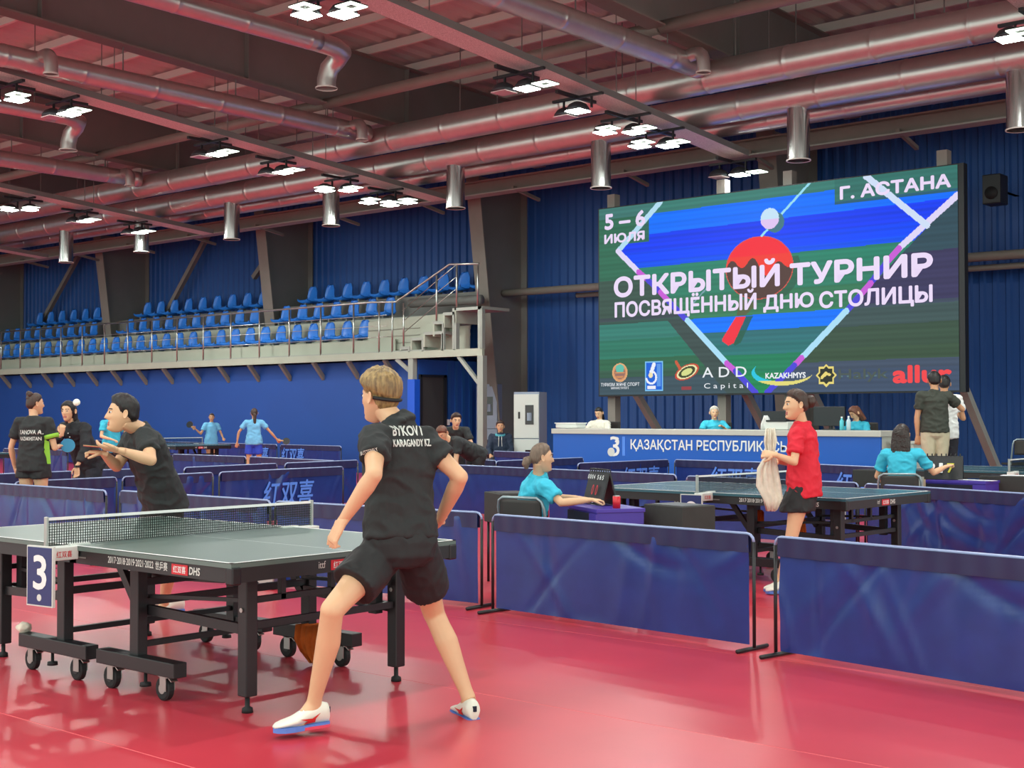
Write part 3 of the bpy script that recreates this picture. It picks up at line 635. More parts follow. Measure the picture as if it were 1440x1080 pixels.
# ================================================================== BARRIERS
def barrier(p, q, lab, logo=None, seed=0, L=None, fold=1.0, flip=1):
    p = Vector((p[0], p[1], 0)); q = Vector((q[0], q[1], 0)); d = q-p; ln = L or d.length; rz = math.atan2(d.y, d.x)
    t = thing('court_barrier', lab, 'barrier', p, rz, 'navy barriers around the courts')
    H_ = .715; r = .05
    pts = [Vector((.02, 0, .02)), Vector((.02, 0, H_-r))] + [Vector((.02+r-r*math.cos(a), 0, H_-r+r*math.sin(a))) for a in (PI/6, PI/3, PI/2)]
    MB().tube([(.02, 0, .02), (.02, 0, H_-r)], .011, 8).build('pole', M['black'], t, smooth=True)
    MB().tube([(ln-.02, 0, .02), (ln-.02, 0, H_-r)], .011, 8).build('pole', M['black'], t, smooth=True)
    top = [Vector((.02, 0, H_-r))]+[Vector((.02+r-r*math.cos(a), 0, H_-r+r*math.sin(a))) for a in (PI/6, PI/3, PI/2)]
    top += [Vector((ln-v.x, 0, v.z)) for v in reversed(top)]
    MB().tube(top, .0095, 8).build('top_rail', M['toptube'], t, smooth=True)
    for x in (.035, ln-.035): MB().tube([(x, -.16, .014), (x, .16, .014)], .013, 8).build('foot', M['black'], t, smooth=True)
    rn = random.Random(seed); nx, nz = int(70*ln/2.33)+4, 22
    F = []
    for k in range(int(13*fold)):
        x0 = rn.uniform(0, ln); sl = rn.choice((-1, 1, .3, -.3))*rn.uniform(.05, 1.0); w = rn.uniform(.018, .07); a = rn.uniform(-.015, .015)*fold; F.append((x0, sl, w, a, rn.uniform(.1, .6)))
    vs = []
    for j in range(nz+1):
        z = .035+(H_-.045)*j/nz
        for i in range(nx+1):
            x = .055+(ln-.11)*i/nx; y = 0
            for x0, sl, w, a, zc in F:
                s_ = x-x0-sl*(z-.35)-.5*sl*(z-zc)**2
                y += a*math.exp(-(s_/w)**2)*(1-abs(z-zc-.1)/.7)
            for k_ in range(4 if fold > 1.8 else 2 if seed in (5, 4) else 0):
                rr_ = math.hypot(x-1.75, (z-1.0)*1.25); y += .020*math.exp(-((rr_-.42-.27*k_)/(.035+.015*k_))**2)*min(1, (1.9-x)*2 if x > 1.4 else 1)
            y += .006*noise.noise(Vector((x*1.6, z*2.2, seed)))*fold+.004*math.sin(x*21+seed)*max(0, z-.5)*1.2
            vs.append((x, y*(1 if 0 < j < nz else .2), z))
    fs = [(j*(nx+1)+i, j*(nx+1)+i+1, (j+1)*(nx+1)+i+1, (j+1)*(nx+1)+i) for j in range(nz) for i in range(nx)]
    me = bpy.data.meshes.new('m'); me.from_pydata(vs, [], fs); me.materials.append(M['fabric']); me.shade_smooth(); link('fabric_panel', me, t)
    hv = [(.05+(ln-.10)*i/nx, s*.0165, z) for s in (-1, 1) for z in (H_-.115, H_-.004) for i in range(nx+1)]
    n = nx+1; hv2 = [(x, y*(1 if z > .65 else .75+.3*math.sin(x*40)), z) for x, y, z in hv]
    me = bpy.data.meshes.new('m'); me.from_pydata(hv2, [], [(i, i+1, n+i+1, n+i) for i in range(nx)]+[(2*n+i, 3*n+i, 3*n+i+1, 2*n+i+1) for i in range(nx)]); me.materials.append(M['hem']); me.shade_smooth(); link('hem_band', me, t)
    if logo:
        x0, w = logo[:2]; z0 = logo[2] if len(logo) > 2 else .24
        y = -.024 if flip > 0 else .024
        text('logo', '红双喜', M['logoblue'], t, (x0 if flip > 0 else x0+w, y, z0), (flip, 0, 0), (0, 0, 1), w=w, h=w*.36, bold=.03, shear=.2)
        s_ = MB(); s_.poly([(x0-.06, y, z0-.02), (x0-.03, y, z0+.05), (x0+.02, y, z0), (x0+w, y, z0-.03), (x0+w, y, z0-.045), (x0, y, z0-.03)], .002, (0, -1, 0)); s_.build('logo', M['logoblue'], t)
    return t
barrier((-13.70, 7.32), (-11.47, 7.31), 'navy barrier with slanting folds at the left edge, behind the near table end', None, 1, fold=1.6)
barrier((-11.40, 7.39), (-9.05, 7.37), 'navy barrier directly behind the leaning boy in a black tee', None, 2, fold=1.4)
barrier((-8.98, 7.33), (-6.70, 7.47), 'navy barrier behind the foreground player, seen under his right arm', None, 3, fold=1.2)
barrier((-6.55, 7.38), (-4.18, 7.20), 'wide plain navy barrier right of the foreground player, in front of the turquoise umpire', None, 4, L=2.34, fold=.9)
barrier((-4.07, 7.14), (-1.77, 6.77), 'nearest navy barrier at the lower right corner', None, 5, L=2.33, fold=1.1)
barrier((-13.78, 7.60), (-13.90, 9.0), 'short navy barrier beside the girl with a hair bun', None, 6, fold=1.3)
barrier((-13.90, 9.04), (-14.05, 10.50), 'navy barrier crossing behind the leaning boy, short shiny piece', None, 7, fold=1.8)
barrier((-14.05, 10.56), (-14.22, 12.88), 'navy barrier with a big light blue logo, just left of the foreground player', (.75, .95, .22), 8, fold=1.3)
barrier((-14.16, 14.45), (-11.56, 14.03), 'navy barrier in front of the bending man in black', None, 9, fold=.8)
barrier((-11.46, 14.05), (-9.12, 13.71), 'navy barrier behind the seated umpire and her scoreboard', None, 10, fold=.8)
barrier((-8.87, 13.50), (-6.52, 13.30), 'navy barrier behind the right table and the red shirt player', None, 11, fold=.8)
barrier((-6.42, 13.18), (-4.25, 12.38), 'navy barrier with long curved shiny folds at the right edge', None, 12, fold=1.9)
barrier((-18.0, 20.35), (-15.8, 19.75), 'navy barrier in front of the white fire cabinet', None, 13)
barrier((-14.02, 15.9), (-14.02, 18.2), 'navy barrier seen nearly edge on with a black end, left of the blue counter', None, 14)
barrier((-12.42, 15.95), (-12.30, 18.25), 'navy barrier with a light blue logo before the left half of the counter', (1.05, .95, .28), 16)
barrier((-12.22, 18.26), (-10.0, 18.05), 'navy barrier under the counter lettering, with a light blue logo in its middle', (.75, .95, .28), 17)
barrier((-9.93, 18.02), (-7.65, 17.2), 'navy barrier in front of the right end of the counter, logo partly hidden', (.95, .95, .28), 18)
barrier((-15.9, 16.35), (-14.15, 16.1), 'navy barrier left of the seated hoodie boy feet, second line', None, 19)
barrier((-21.3, 14.95), (-19.0, 14.9), 'navy barrier in front of the girl with a paddle at table six', None, 20, fold=1.2)
barrier((-18.9, 14.88), (-16.1, 14.4), 'navy barrier in front of the ponytail girl at table six', None, 21)
barrier((-15.70, 11.2), (-15.95, 13.1), 'navy barrier in the second line behind the leaning boy shoulder', None, 22)
barrier((-15.93, 13.2), (-16.1, 14.9), 'short navy barrier in the second line behind the logo barrier', None, 23)
barrier((-29.0, 21.75), (-26.2, 21.5), 'far navy barrier with a logo behind the ponytail girl', (1.5, .95, .3), 24)
barrier((-26.1, 21.5), (-23.6, 21.3), 'far navy barrier at the foot of the blue wall, left of the dark door', (.1, .95, .3), 25)
barrier((-32.0, 21.9), (-29.2, 21.8), 'far navy barrier beyond the net of table six', None, 26)
barrier((-25.2, 15.3), (-22.7, 15.0), 'navy barrier behind the woman in the black jacket', None, 27, fold=1.2)
barrier((-28.0, 15.2), (-25.4, 15.25), 'navy barrier at the left edge behind the girl with a bun', None, 28)
barrier((-40.0, 22.0), (-37.0, 21.95), 'farthest navy barrier at the left edge by the wall', None, 29)
barrier((-36.9, 21.95), (-32.2, 21.9), 'far navy barrier along the blue wall behind table six', None, 30)
barrier((-15.95, 9.7), (-15.70, 11.1), 'low navy barrier seen between the jacket woman and the leaning boy', None, 31)
barrier((-15.75, 8.2), (-15.85, 9.6), 'navy barrier crossing behind the bun girl legs', None, 32)

# ================================================================== TENNIS TABLES
LG = M['black']
def pp_table(loc, rz, lab, top, labels=True):
    t = thing('table_tennis_table', lab, 'table', (loc[0], loc[1], 0), rz, 'competition tables')
    for sgn, part in ((1, 'right'), (-1, 'left')):
        a, b = (.012, 1.37) if sgn > 0 else (-1.37, -.012)
        tp = MB().span((a, -.7625, .735), (b, .7625, .76)).build('table_top', top, t)
        ln = MB(); zz = .7603
        ln.span((a, -.7625, zz-.003), (b, -.7425, zz)); ln.span((a, .7425, zz-.003), (b, .7625, zz)); ln.span((a, -.0015, zz-.003), (b, .0015, zz))
        ex = b-.02 if sgn > 0 else a; ln.span((ex, -.7625, zz-.003), (ex+.02, .7625, zz)); ln.build('court_line', M['white'], tp)
        ap = MB(); z0, z1 = .665, .735; e = .75; w = .02
        ap.span((a, -e, z0), (b, -e+w, z1)); ap.span((a, e-w, z0), (b, e, z1)); ap.span((b-w if sgn > 0 else a, -e, z0), (b if sgn > 0 else a+w, e, z1)); ap.span((a if sgn > 0 else b-w, -e, z0), (a+w if sgn > 0 else b, e, z1))
        ap.build('apron', M['blackplastic'], t)
        ox = b if sgn > 0 else a
        for sy in (-1, 1):
            MB().box((ox-sgn*.02, sy*.735, .697), (.055, .055, .084)).build('corner_cap', LG, t, bevel=.008)
            # corner leg
            lg_ = MB().box((sgn*1.165, sy*.505, .38), (.07, .07, .60)).build('leg', LG, t, bevel=.006)
            MB().tube([(sgn*1.165, sy*.505, .08), (sgn*1.165, sy*.505, .03), (sgn*1.165, sy*.505, .022), (sgn*1.165, sy*.505, 0)], [.012, .012, .026, .028], 14).build('levelling_foot', M['rubber'], lg_, smooth=True)
            MB().tube([(sgn*1.165, sy*.505-.036, .5), (sgn*1.165, sy*.505-.042, .5)], .012, 8).build('bolt', M['zinc'], lg_)
            # inner wheeled leg
            wy = sy*.60
            MB().box((sgn*.355, wy+.02*-sy, .42), (.075, .06, .5)).build('leg', LG, t, bevel=.004)
            fb = MB().box((sgn*.40, wy, .165), (.70, .08, .075)).build('foot_beam', LG, t, bevel=.004)
            MB().tube([(sgn*.45, wy, .13), (sgn*.45, wy, .07), (sgn*.45, wy, .068), (sgn*.45, wy, .05)], [.009, .009, .028, .03], 12).build('stop_foot', M['rubber'], fb, smooth=True)
            for wx in (.165, .64):
                c = MB(); x = sgn*wx
                c.tube([(x, wy, .128), (x, wy, .12)], .03, 12); c.box((x, wy-.027, .09), (.05, .004, .075)); c.box((x, wy+.027, .09), (.05, .004, .075)); c.box((x, wy, .124), (.075, .058, .006)); c.beam((x+.03, wy, .125), (x+.06, wy, .105), .04, .006)
                cf = c.build('caster_fork', M['zinc'], fb)
                MB().tube([(x-.02, wy-.019, .06), (x-.02, wy-.014, .06), (x-.02, wy+.014, .06), (x-.02, wy+.019, .06)], [.050, .060, .060, .050], 22).build('caster_wheel', M['rubber'], fb, smooth=False)
                MB().tube([(x-.02, wy-.021, .06), (x-.02, wy+.021, .06)], .026, 14).build('wheel_hub', M['zinc'] if wx > .3 else M['blackplastic'], fb)
            if sgn > 0: MB().beam((sgn*.12, wy+.05*-sy, .67), (sgn*.335, wy+.05*-sy, .40), .03, .045).build('diagonal_brace', LG, t)
            MB().beam((sgn*.38, sy*.53, .43), (sgn*1.14, sy*.50, .40), .03, .05).build('side_bar', LG, t)
            MB().beam((sgn*.38, sy*.53, .50), (sgn*1.05, sy*.45, .53), .02, .02).build('side_rod', LG, t)
            MB().box((sgn*1.08, sy*.43, .52), (.06, .05, .30)).build('bracket_post', LG, t)
        MB().beam((sgn*1.165, -.5, .42), (sgn*1.165, .5, .42), .03, .035).build('end_bar', LG, t)
        MB().beam((sgn*1.15, -.5, .54), (sgn*1.15, .5, .54), .03, .03).build('end_bar', LG, t)
        for y in (-.28, .05): MB().box((sgn*1.15, y, .60), (.03, .03, .14)).build('hook', LG, t)
        MB().beam((sgn*.355, -.58, .47), (sgn*.355, .58, .47), .03, .04).build('cross_bar', LG, t)
        MB().beam((sgn*.355, -.58, .25), (sgn*.355, .58, .25), .03, .03).build('cross_bar', LG, t)
    if labels:
        y = -.7515
        text('year_print', '2017·2018·2019·2021·2022', M['offwhite'], t, (.335, y, .69), (1,0,0), (0,0,1), w=.40, h=.034, bold=.02)
        text('year_print', '世乒赛', M['offwhite'], t, (.752, y, .685), (1,0,0), (0,0,1), w=.10, h=.042, bold=.02)
        MB().span((.89, y-.002, .675), (1.02, y, .725)).build('red_label', M['red'], t)
        text('label_print', '红双喜', M['white'], t, (.905, y-.003, .683), (1,0,0), (0,0,1), w=.10, h=.034, bold=.02)
        text('label_print', 'DHS', M['offwhite'], t, (1.03, y, .682), (1,0,0), (0,0,1), w=.085, h=.036, bold=.05, shear=.1)
        MB().span((.05, y-.001, .695), (.13, y, .703)).build('small_print', M['steel_dark'], t)
        x = 1.3705
        for yy in (-.17, ): 
            MB().span((x, yy+.02, .675), (x+.002, yy+.15, .725)).build('red_label', M['red'], t)
            text('label_print', '红双喜', M['white'], t, (x+.003, yy+.035, .683), (0,1,0), (0,0,1), w=.10, h=.034, bold=.02)
            text('label_print', 'ittf', M['offwhite'], t, (x+.001, yy-.06, .69), (0,1,0), (0,0,1), w=.045, h=.035, bold=.0)
            text('label_print', 'DHS', M['offwhite'], t, (x+.001, yy+.17, .682), (0,1,0), (0,0,1), w=.085, h=.036, bold=.05)
    return t
def net_set(loc, rz, lab, fine=True):
    t = thing('table_net', lab, 'net', (loc[0], loc[1], .76), rz, 'nets on the tables')
    for sy in (-1, 1):
        MB().box((0, sy*.905, .07), (.026, .016, .175)).build('post', M['zinc'], t, bevel=.004)
        c = MB(); c.box((.02, sy*.835, -.035), (.09, .16, .07)); cc = c.build('clamp', M['offwhite'], t, bevel=.004)
        MB().tube([(0, sy*.86, -.07), (0, sy*.86, -.11), (0, sy*.86, -.115)], [.006, .006, .02], 10).build('clamp_screw', M['black'], cc)
        if sy < 0:
            text('label_print', '红双喜', M['red'], t, (.0665, -.885, -.055), (0,1,0), (0,0,1), w=.09, h=.034, bold=.02)
        MB().box((0, sy*.72, .004), (.05, .12, .008)).build('clamp_plate', M['offwhite'], cc)
    MB().box((0, 0, .145), (.006, 1.80, .015)).build('tape', M['white'], t)
    m = MB(); s = .014 if fine else .025; th = .0030 if fine else .004
    y = -.90
    while y < .90: m.span((-th/2, y-th/2, .004), (th/2, y+th/2, .138)); y += s
    z = .006
    while z < .138: m.span((-th/2, -.90, z-th/2), (th/2, .90, z+th/2)); z += s
    stuff(m.build('net_mesh', M['netgreen'], t)); MB().tube([(0, -.9, .006), (0, .9, .006)], .002, 6).build('bottom_cord', M['netgreen'], t)
    return t
T1 = (-6.413, 4.63); T2 = (-6.40, 10.89); T2R = math.radians(2.4)
pp_table(T1, 0, 'grey green tennis table in the foreground with black wheeled legs', M['tabletop'])
net_set(T1, 0, 'net with white tape across the foreground table')
pp_table(T2, -T2R, 'teal tennis table on the right, behind the turquoise umpire', M['tabletop2'])
net_set(T2, -T2R, 'net across the right table, beside the red shirt player')
T6 = (-27.0, 18.9)
pp_table(T6, -.03, 'distant tennis table between the two girls in light blue', M['tabletop2'])
net_set(T6, -.03, 'distant net between the two girls in light blue', False)
T8 = (-5.9, 16.85)
pp_table(T8, 0, 'tennis table at the right edge behind the second umpire', M['tabletop2'])
net_set(T8, 0, 'net at the right edge behind the second umpire', False)
pp_table((-24.6, 12.0), 0, 'tennis table at the left edge behind the girl with a bun', M['tabletop2'], False)
net_set((-24.6, 12.0), 0, 'net at the left edge behind the girl with a bun', False)

def number_board(loc, rz, num, lab, face=-1):
    t = thing('court_number_board', lab, 'sign', loc, rz)
    MB().span((-.105, -.008, 0), (.105, .008, .31)).build('board', M['offwhite'], t); MB().span((-.097, -.010, .007), (.097, -.008, .303)).build('board_face', M['board'], t)
    if num: text('number', num, M['white'], t, (-.045, -.0115, .09), (1,0,0), (0,0,1), w=.10, h=.17, bold=.03)
    MB().tube([(0, -.010, .045), (0, -.0115, .045)], .018, 12).build('badge', M['offwhite'], t)
    MB().beam((0, .006, .29), (0, .075, .29), .02, .008).build('hook', M['zinc'], t)
    return t
number_board((-6.35, 3.66, .465), .12, '3', 'blue board with a white 3 hanging at the near table net')
o = number_board((-6.46, 9.93, .44), .12, None, 'blue board with a white oval at the right table net post')
MB().tube([(0, -.0115, .19), (0, -.013, .19)], .06, 20).build('oval', M['white'], o)
number_board((-6.1, 11.9, .42), .3, None, 'dark board hanging at the far side of the right table net')
number_board((-26.75, 17.95, .50), .5, '6', 'small dark board with a white 6 at the distant table')

# ================================================================== SMALL THINGS
def clothlump(name, lab, cat, loc, pts, m, w, rz=0, th=.02, seed=1, group=None):
    """hanging cloth: rows of points (x, z, width, y) draped with folds"""
    rn = random.Random(seed); n = 14; fr_, bk = [], []
    for (x, z, wd, y) in pts:
        fr_.append([(x+wd*(j/n-.5), y+.012*math.sin(j*1.9+z*9+seed)+.008*math.sin(j*.9+seed*2), z+.01*math.sin(j*1.3+seed)) for j in range(n+1)])
    rs = [a+[(p[0], p[1]+th, p[2]) for p in reversed(a)] for a in fr_]
    o = MB().rings(rs).build(name, m, None, loc, rz, smooth=True); tag(o, lab, cat, group); return o
clothlump('towel', 'orange towel draped over the wheel beam of the foreground table', 'towel', (-5.98, 5.17, 0), [(0, .215, .20, .07), (0, .222, .22, -.02), (.0, .14, .20, -.04), (.02, .07, .14, -.04), (.05, .02, .06, -.035)], M['orange'], .2, seed=3)
clothlump('towel', 'orange towel hanging under the right table, left of its legs', 'towel', (-6.55, 11.2, 0), [(0, .53, .13, 0), (0, .44, .13, 0), (.02, .36, .1, 0)], M['orange'], .2, rz=.6, seed=5)
clothlump('towel', 'orange towel hanging under the right table beside the red shirt player legs', 'towel', (-5.75, 10.55, 0), [(0, .53, .11, 0), (0, .40, .13, 0), (.01, .25, .12, 0), (.0, .16, .1, 0)], M['orange'], .2, rz=.6, seed=7)
o = MB()
bmx = bmesh.new(); bmesh.ops.create_icosphere(bmx, subdivisions=3, radius=.04)
for v in bmx.verts: v.co *= 1+.35*noise.noise(v.co*45); v.co.z *= .8
me = bpy.data.meshes.new('m'); bmx.to_mesh(me); bmx.free(); me.materials.append(M['towel']); me.shade_smooth()
tag(link('crumpled_tissue', me, None, (-7.17, 4.03, .228)), 'crumpled pale tissue lying on the left wheel beam of the near table', 'tissue')
bmx = bmesh.new(); bmesh.ops.create_icosphere(bmx, subdivisions=3, radius=.02); me = bpy.data.meshes.new('m'); bmx.to_mesh(me); bmx.free(); me.materials.append(M['ball']); me.shade_smooth()
BALLME = me
def ball(x, y, z, lab): return tag(link('table_tennis_ball', BALLME, None, (x, y, z)), lab, 'ball')
ball(-6.83, 4.15, 1.522, 'white ball in mid air beside the head of the woman in the jacket')
ball(-28.4, 18.6, 1.32, 'white ball in front of the dark paddle of the far girl')
ball(-21.4, 21.3, 1.32, 'white ball in the air against the blue wall, right of the ponytail girl')
# grey case on the floor by the barriers
o = thing('equipment_case', 'small grey case on the floor seen under the near table', 'case', (-8.85, 7.15, 0), .3)
MB().span((-.11, -.06, .01), (.11, .06, .12)).build('body', M['zinc'], o, bevel=.01)
for x in (-.05, .05): MB().tube([(x, -.063, .05), (x, -.06, .05)], .015, 10).build('knob', M['black'], o)
# charcoal boxes
def box_(loc, d, rz, lab):
    t = thing('fabric_box', lab, 'box', loc, rz, 'charcoal boxes beside the courts'); MB().span((-d[0]/2, -d[1]/2, .03), (d[0]/2, d[1]/2, d[2])).build('body', M['olive'], t, bevel=.012)
    MB().span((-d[0]/2+.01, -d[1]/2+.01, d[2]), (d[0]/2-.01, d[1]/2-.01, d[2]+.008)).build('lid', M['navy'], t)
    for sx_ in (-1, 1):
        for sy_ in (-1, 1): MB().tube([(sx_*(d[0]/2-.04), sy_*(d[1]/2-.04), 0), (sx_*(d[0]/2-.04), sy_*(d[1]/2-.04), .04)], .015, 8).build('foot', M['rubber'], t)
    return t
def legs4(t, w, d, h, m, r=.012):
    for sx_ in (-1, 1):
        for sy_ in (-1, 1): MB().tube([(sx_*w, sy_*d, 0), (sx_*w, sy_*d, h)], r, 8).build('leg', m, t, smooth=True)
def draped_box(loc, d, z0, rz, lab):
    t = thing('fabric_box', lab, 'box', loc, rz, 'charcoal boxes beside the courts')
    MB().span((-d[0]/2, -d[1]/2, z0), (d[0]/2, d[1]/2, z0+d[2])).build('body', M['olive'], t, bevel=.008); MB().span((-d[0]/2+.03, -d[1]/2+.03, z0+d[2]-.01), (d[0]/2-.03, d[1]/2-.03, z0+d[2]+.003)).build('opening', M['black'], t)
    legs4(t, d[0]/2-.03, d[1]/2-.03, z0, M['black']); return t
draped_box((-5.72, 8.62, 0), (.44, .34, .26), .50, -.25, 'charcoal fabric box beside the umpire table at the right table')
draped_box((-7.55, 8.75, 0), (.42, .32, .26), .52, -.5, 'charcoal fabric box left of the turquoise umpire chair')
draped_box((-6.66, 14.02, 0), (.44, .34, .19), .64, 0, 'charcoal fabric box between the logo barrier and the second umpire')
draped_box((-5.35, 14.55, 0), (.60, .34, .20), .58, 0, 'charcoal fabric box at the right edge beside the violet table')
tag(MB().span((-.14, -.1, 0), (.14, .1, .004)).build('paper_sheet', M['paper'], None, (-5.30, 14.5, .786), .2), 'white paper lying on the charcoal box at the right edge', 'paper')
def umpire_table(loc, rz, w, lab):
    t = thing('umpire_table', lab, 'table', loc, rz); MB().span((-w/2, -.2, .71), (w/2, .2, .74)).build('table_top', M['purple'], t, bevel=.004)
    MB().span((-w/2+.01, -.19, .62), (w/2-.01, .19, .71)).build('frame', M['purple'], t); MB().span((-w/2+.01, -.205, .30), (w/2-.14, -.19, .70)).build('front_cloth', M['navy'], t)
    MB().span((w/2-.14, -.205, .30), (w/2, -.19, .70)).build('side_cloth', M['purple'], t)
    legs4(t, w/2-.04, .16, .62, M['black']); return t
umpire_table((-6.22, 8.35, 0), -.55, .62, 'violet umpire table with dark cloth beside the turquoise umpire')
umpire_table((-5.72, 14.10, 0), 0, .66, 'violet umpire table in front of the long haired umpire')
def scoreboard(loc, rz, lab, digs, w=.40):
    t = thing('flip_scoreboard', lab, 'scoreboard', loc, rz)
    b = MB(); R = Matrix.Rotation(-.25, 3, 'X'); b.box((0, .03, .13), (w, .012, .26), R=R); b.box((0, .10, .13), (w, .012, .26), R=Matrix.Rotation(.25, 3, 'X')); b.build('board', M['blackplastic'], t)
    n = 8
    for i in range(n):
        x = -w/2+.03+(w-.06)*i/(n-1); MB().tube([(x, .045, .258), (x, .05, .278), (x, .08, .278), (x, .085, .258)], .006, 6).build('ring', M['black'], t)
    for s, x, z, h_, wd, c in digs: text('digit', s, M[c], t, (x, .012-(z-.13)*-.26-.005, z), (1,0,0), (0,.25,.97), w=wd, h=h_, bold=.03)
    return t
scoreboard((-6.40, 8.42, .74), -.55, 'black flip scoreboard with white and red digits beside the turquoise umpire', [('0 0 0 4', -.17, .20, .035, .15, 'white'), ('5 6 5', .03, .20, .035, .13, 'white'), ('0', -.03, .08, .08, .04, 'red'), ('0', .05, .08, .08, .04, 'red'), ('GAMES', -.04, .02, .02, .10, 'white')])
scoreboard((-5.90, 14.02, .74), .3, 'black flip scoreboard with white and yellow digits by the long haired umpire', [('2', -.15, .08, .10, .07, 'white'), ('1', -.04, .08, .10, .03, 'white'), ('7', .04, .08, .10, .07, 'yellow')])
tag(MB().span((-.2, -.06, 0), (.2, .06, .004)).build('paper_sheet', M['paper'], None, (-5.55, 14.08, .743), -.2), 'white paper lying on the violet umpire table', 'paper')
o = thing('drink_can', 'small red can in the hand of the turquoise umpire', 'can', (-6.02, 8.22, .74)); MB().tube([(0,0,0), (0,0,.09)], .03, 14).build('body', M['red'], o, smooth=True); MB().tube([(0,0,.09), (0,0,.095)], .026, 14).build('lid', M['zinc'], o)
# folding chairs
def folding_chair(loc, rz, lab, sh=.45):
    """faces local -y ; backrest at +y"""
    t = thing('folding_chair', lab, 'chair', loc, rz, 'folding chairs')
    MB().span((-.19, -.2, sh-.03), (.19, .2, sh)).build('seat', M['chairpad'], t, bevel=.012)
    f = [(-.215, .30, sh+.02), (-.215, .30, sh+.28), (-.20, .31, sh+.335), (-.16, .315, sh+.36), (.16, .315, sh+.36), (.20, .31, sh+.335), (.215, .30, sh+.28), (.215, .30, sh+.02)]
    f = [(-.215, .12, sh-.2), (-.215, .22, sh-.02)]+f[1:-1]+[(.215, .22, sh-.02), (.215, .12, sh-.2)]
    MB().tube(f, .012, 8).build('back_frame', M['chairframe'], t, smooth=True)
    b = MB(); n = 8; rs = []
    for z in (sh+.13, sh+.16, sh+.32, sh+.345):
        rs.append([(.19*(2*j/n-1), .315+.03*(1-(2*j/n-1)**2), z) for j in range(n+1)]+[(.19*(2*j/n-1), .29+.03*(1-(2*j/n-1)**2), z) for j in range(n, -1, -1)])
    b.rings(rs).build('backrest', M['chairpad'], t, smooth=True)
    for sx_ in (-1, 1):
        MB().tube([(sx_*.215, .24, sh), (sx_*.215, -.24, 0)], .011, 8).build('leg', M['chairframe'], t, smooth=True)
        MB().tube([(sx_*.20, -.16, sh-.04), (sx_*.20, .26, 0)], .011, 8).build('leg', M['chairframe'], t, smooth=True)
    return t

# ================================================================== PEOPLE
V = Vector
SKIN = mat('light tan skin', (222, 176, 138), .5, var=.04, vscale=6); SKIN2 = mat('tan skin', (204, 152, 114), .5, var=.04, vscale=6)
LIP = mat('lip skin', (176, 96, 86), .45); EYEW = mat('eye white', (232, 228, 222), .3); IRIS = mat('dark iris', (38, 24, 18), .2)
HB = mat('black hair', (26, 22, 22), .5, var=.3, vscale=30, stretch=(1, 1, .15), bump=.3, bscale=120)
HBR = mat('dark brown hair', (62, 42, 34), .5, var=.3, vscale=30, stretch=(1, 1, .15), bump=.3, bscale=120)
HDK = mat('near black brown hair', (46, 36, 33), .45, var=.3, vscale=30, stretch=(1, 1, .15), bump=.3, bscale=120)
HRB = mat('reddish brown hair', (110, 66, 48), .5, var=.3, vscale=30, stretch=(1, 1, .15), bump=.3, bscale=120)
HBL = mat('dark blond streaked hair', (92, 70, 44), .5, var=.2, vscale=55, stretch=(1, 1, .12), bump=.5, bscale=110, col2=(176, 146, 94))
HWH = mat('white grey hair', (206, 200, 188), .6, var=.1, vscale=40)
HGY = mat('grey brown hair', (112, 94, 80), .55, var=.3, vscale=40, stretch=(1, 1, .2), bump=.3, bscale=120)
def cloth(name, c, rough=.8): return mat(name, c, rough, var=.05, vscale=12, bump=.08, bscale=160)
CBK = cloth('black sports cloth', (40, 43, 44)); CSH = cloth('black shorts cloth', (30, 30, 32), .7); CTQ = cloth('turquoise shirt cloth', (58, 186, 214)); CLB = cloth('light blue shirt cloth', (112, 182, 222))
CRD = cloth('red shirt cloth', (218, 36, 56)); CNV = cloth('navy hoodie cloth', (30, 44, 66)); CJK = cloth('black jacket cloth', (32, 33, 38)); CWH = cloth('cream shirt cloth', (226, 222, 206))
CKH = cloth('khaki trouser cloth', (196, 184, 156)); CRB = cloth('royal blue shorts cloth', (44, 72, 190)); CGN = cloth('lime green cloth', (140, 196, 60)); COL_ = cloth('dark olive polo cloth', (56, 60, 52)); CTE = cloth('teal lining cloth', (70, 150, 165)); CDN = cloth('dark trousers cloth', (40, 40, 50))
SHW = mat('white shoe leather', (232, 228, 214), .5); SHR = mat('red shoe stripe', (206, 44, 40), .5); SHB = mat('blue shoe sole', (92, 130, 210), .5); SHP = mat('pink red heel sole', (226, 70, 96), .5)

def remesh(mb, vox, it=4, fac=.5):
    me = bpy.data.meshes.new('r'); me.from_pydata([tuple(v) for v in mb.v], [], mb.f)
    bm = bmesh.new(); bm.from_mesh(me); bmesh.ops.recalc_face_normals(bm, faces=bm.faces); bm.to_mesh(me); bm.free()
    o = bpy.data.objects.new('r', me); COL.objects.link(o)
    r = o.modifiers.new('r', 'REMESH'); r.mode = 'VOXEL'; r.voxel_size = vox
    if it: s = o.modifiers.new('s', 'SMOOTH'); s.factor = fac; s.iterations = it
    dg = bpy.context.evaluated_depsgraph_get(); out = bpy.data.meshes.new_from_object(o.evaluated_get(dg))
    bpy.data.objects.remove(o); bpy.data.meshes.remove(me); return out
def mesh_arrays(me):
    co = np.empty(len(me.vertices)*3, dtype=np.float32); me.vertices.foreach_get('co', co); co = co.reshape(-1, 3)
    nn = np.empty(len(me.vertices)*3, dtype=np.float32); me.vertices.foreach_get('normal', nn); return co, nn.reshape(-1, 3)
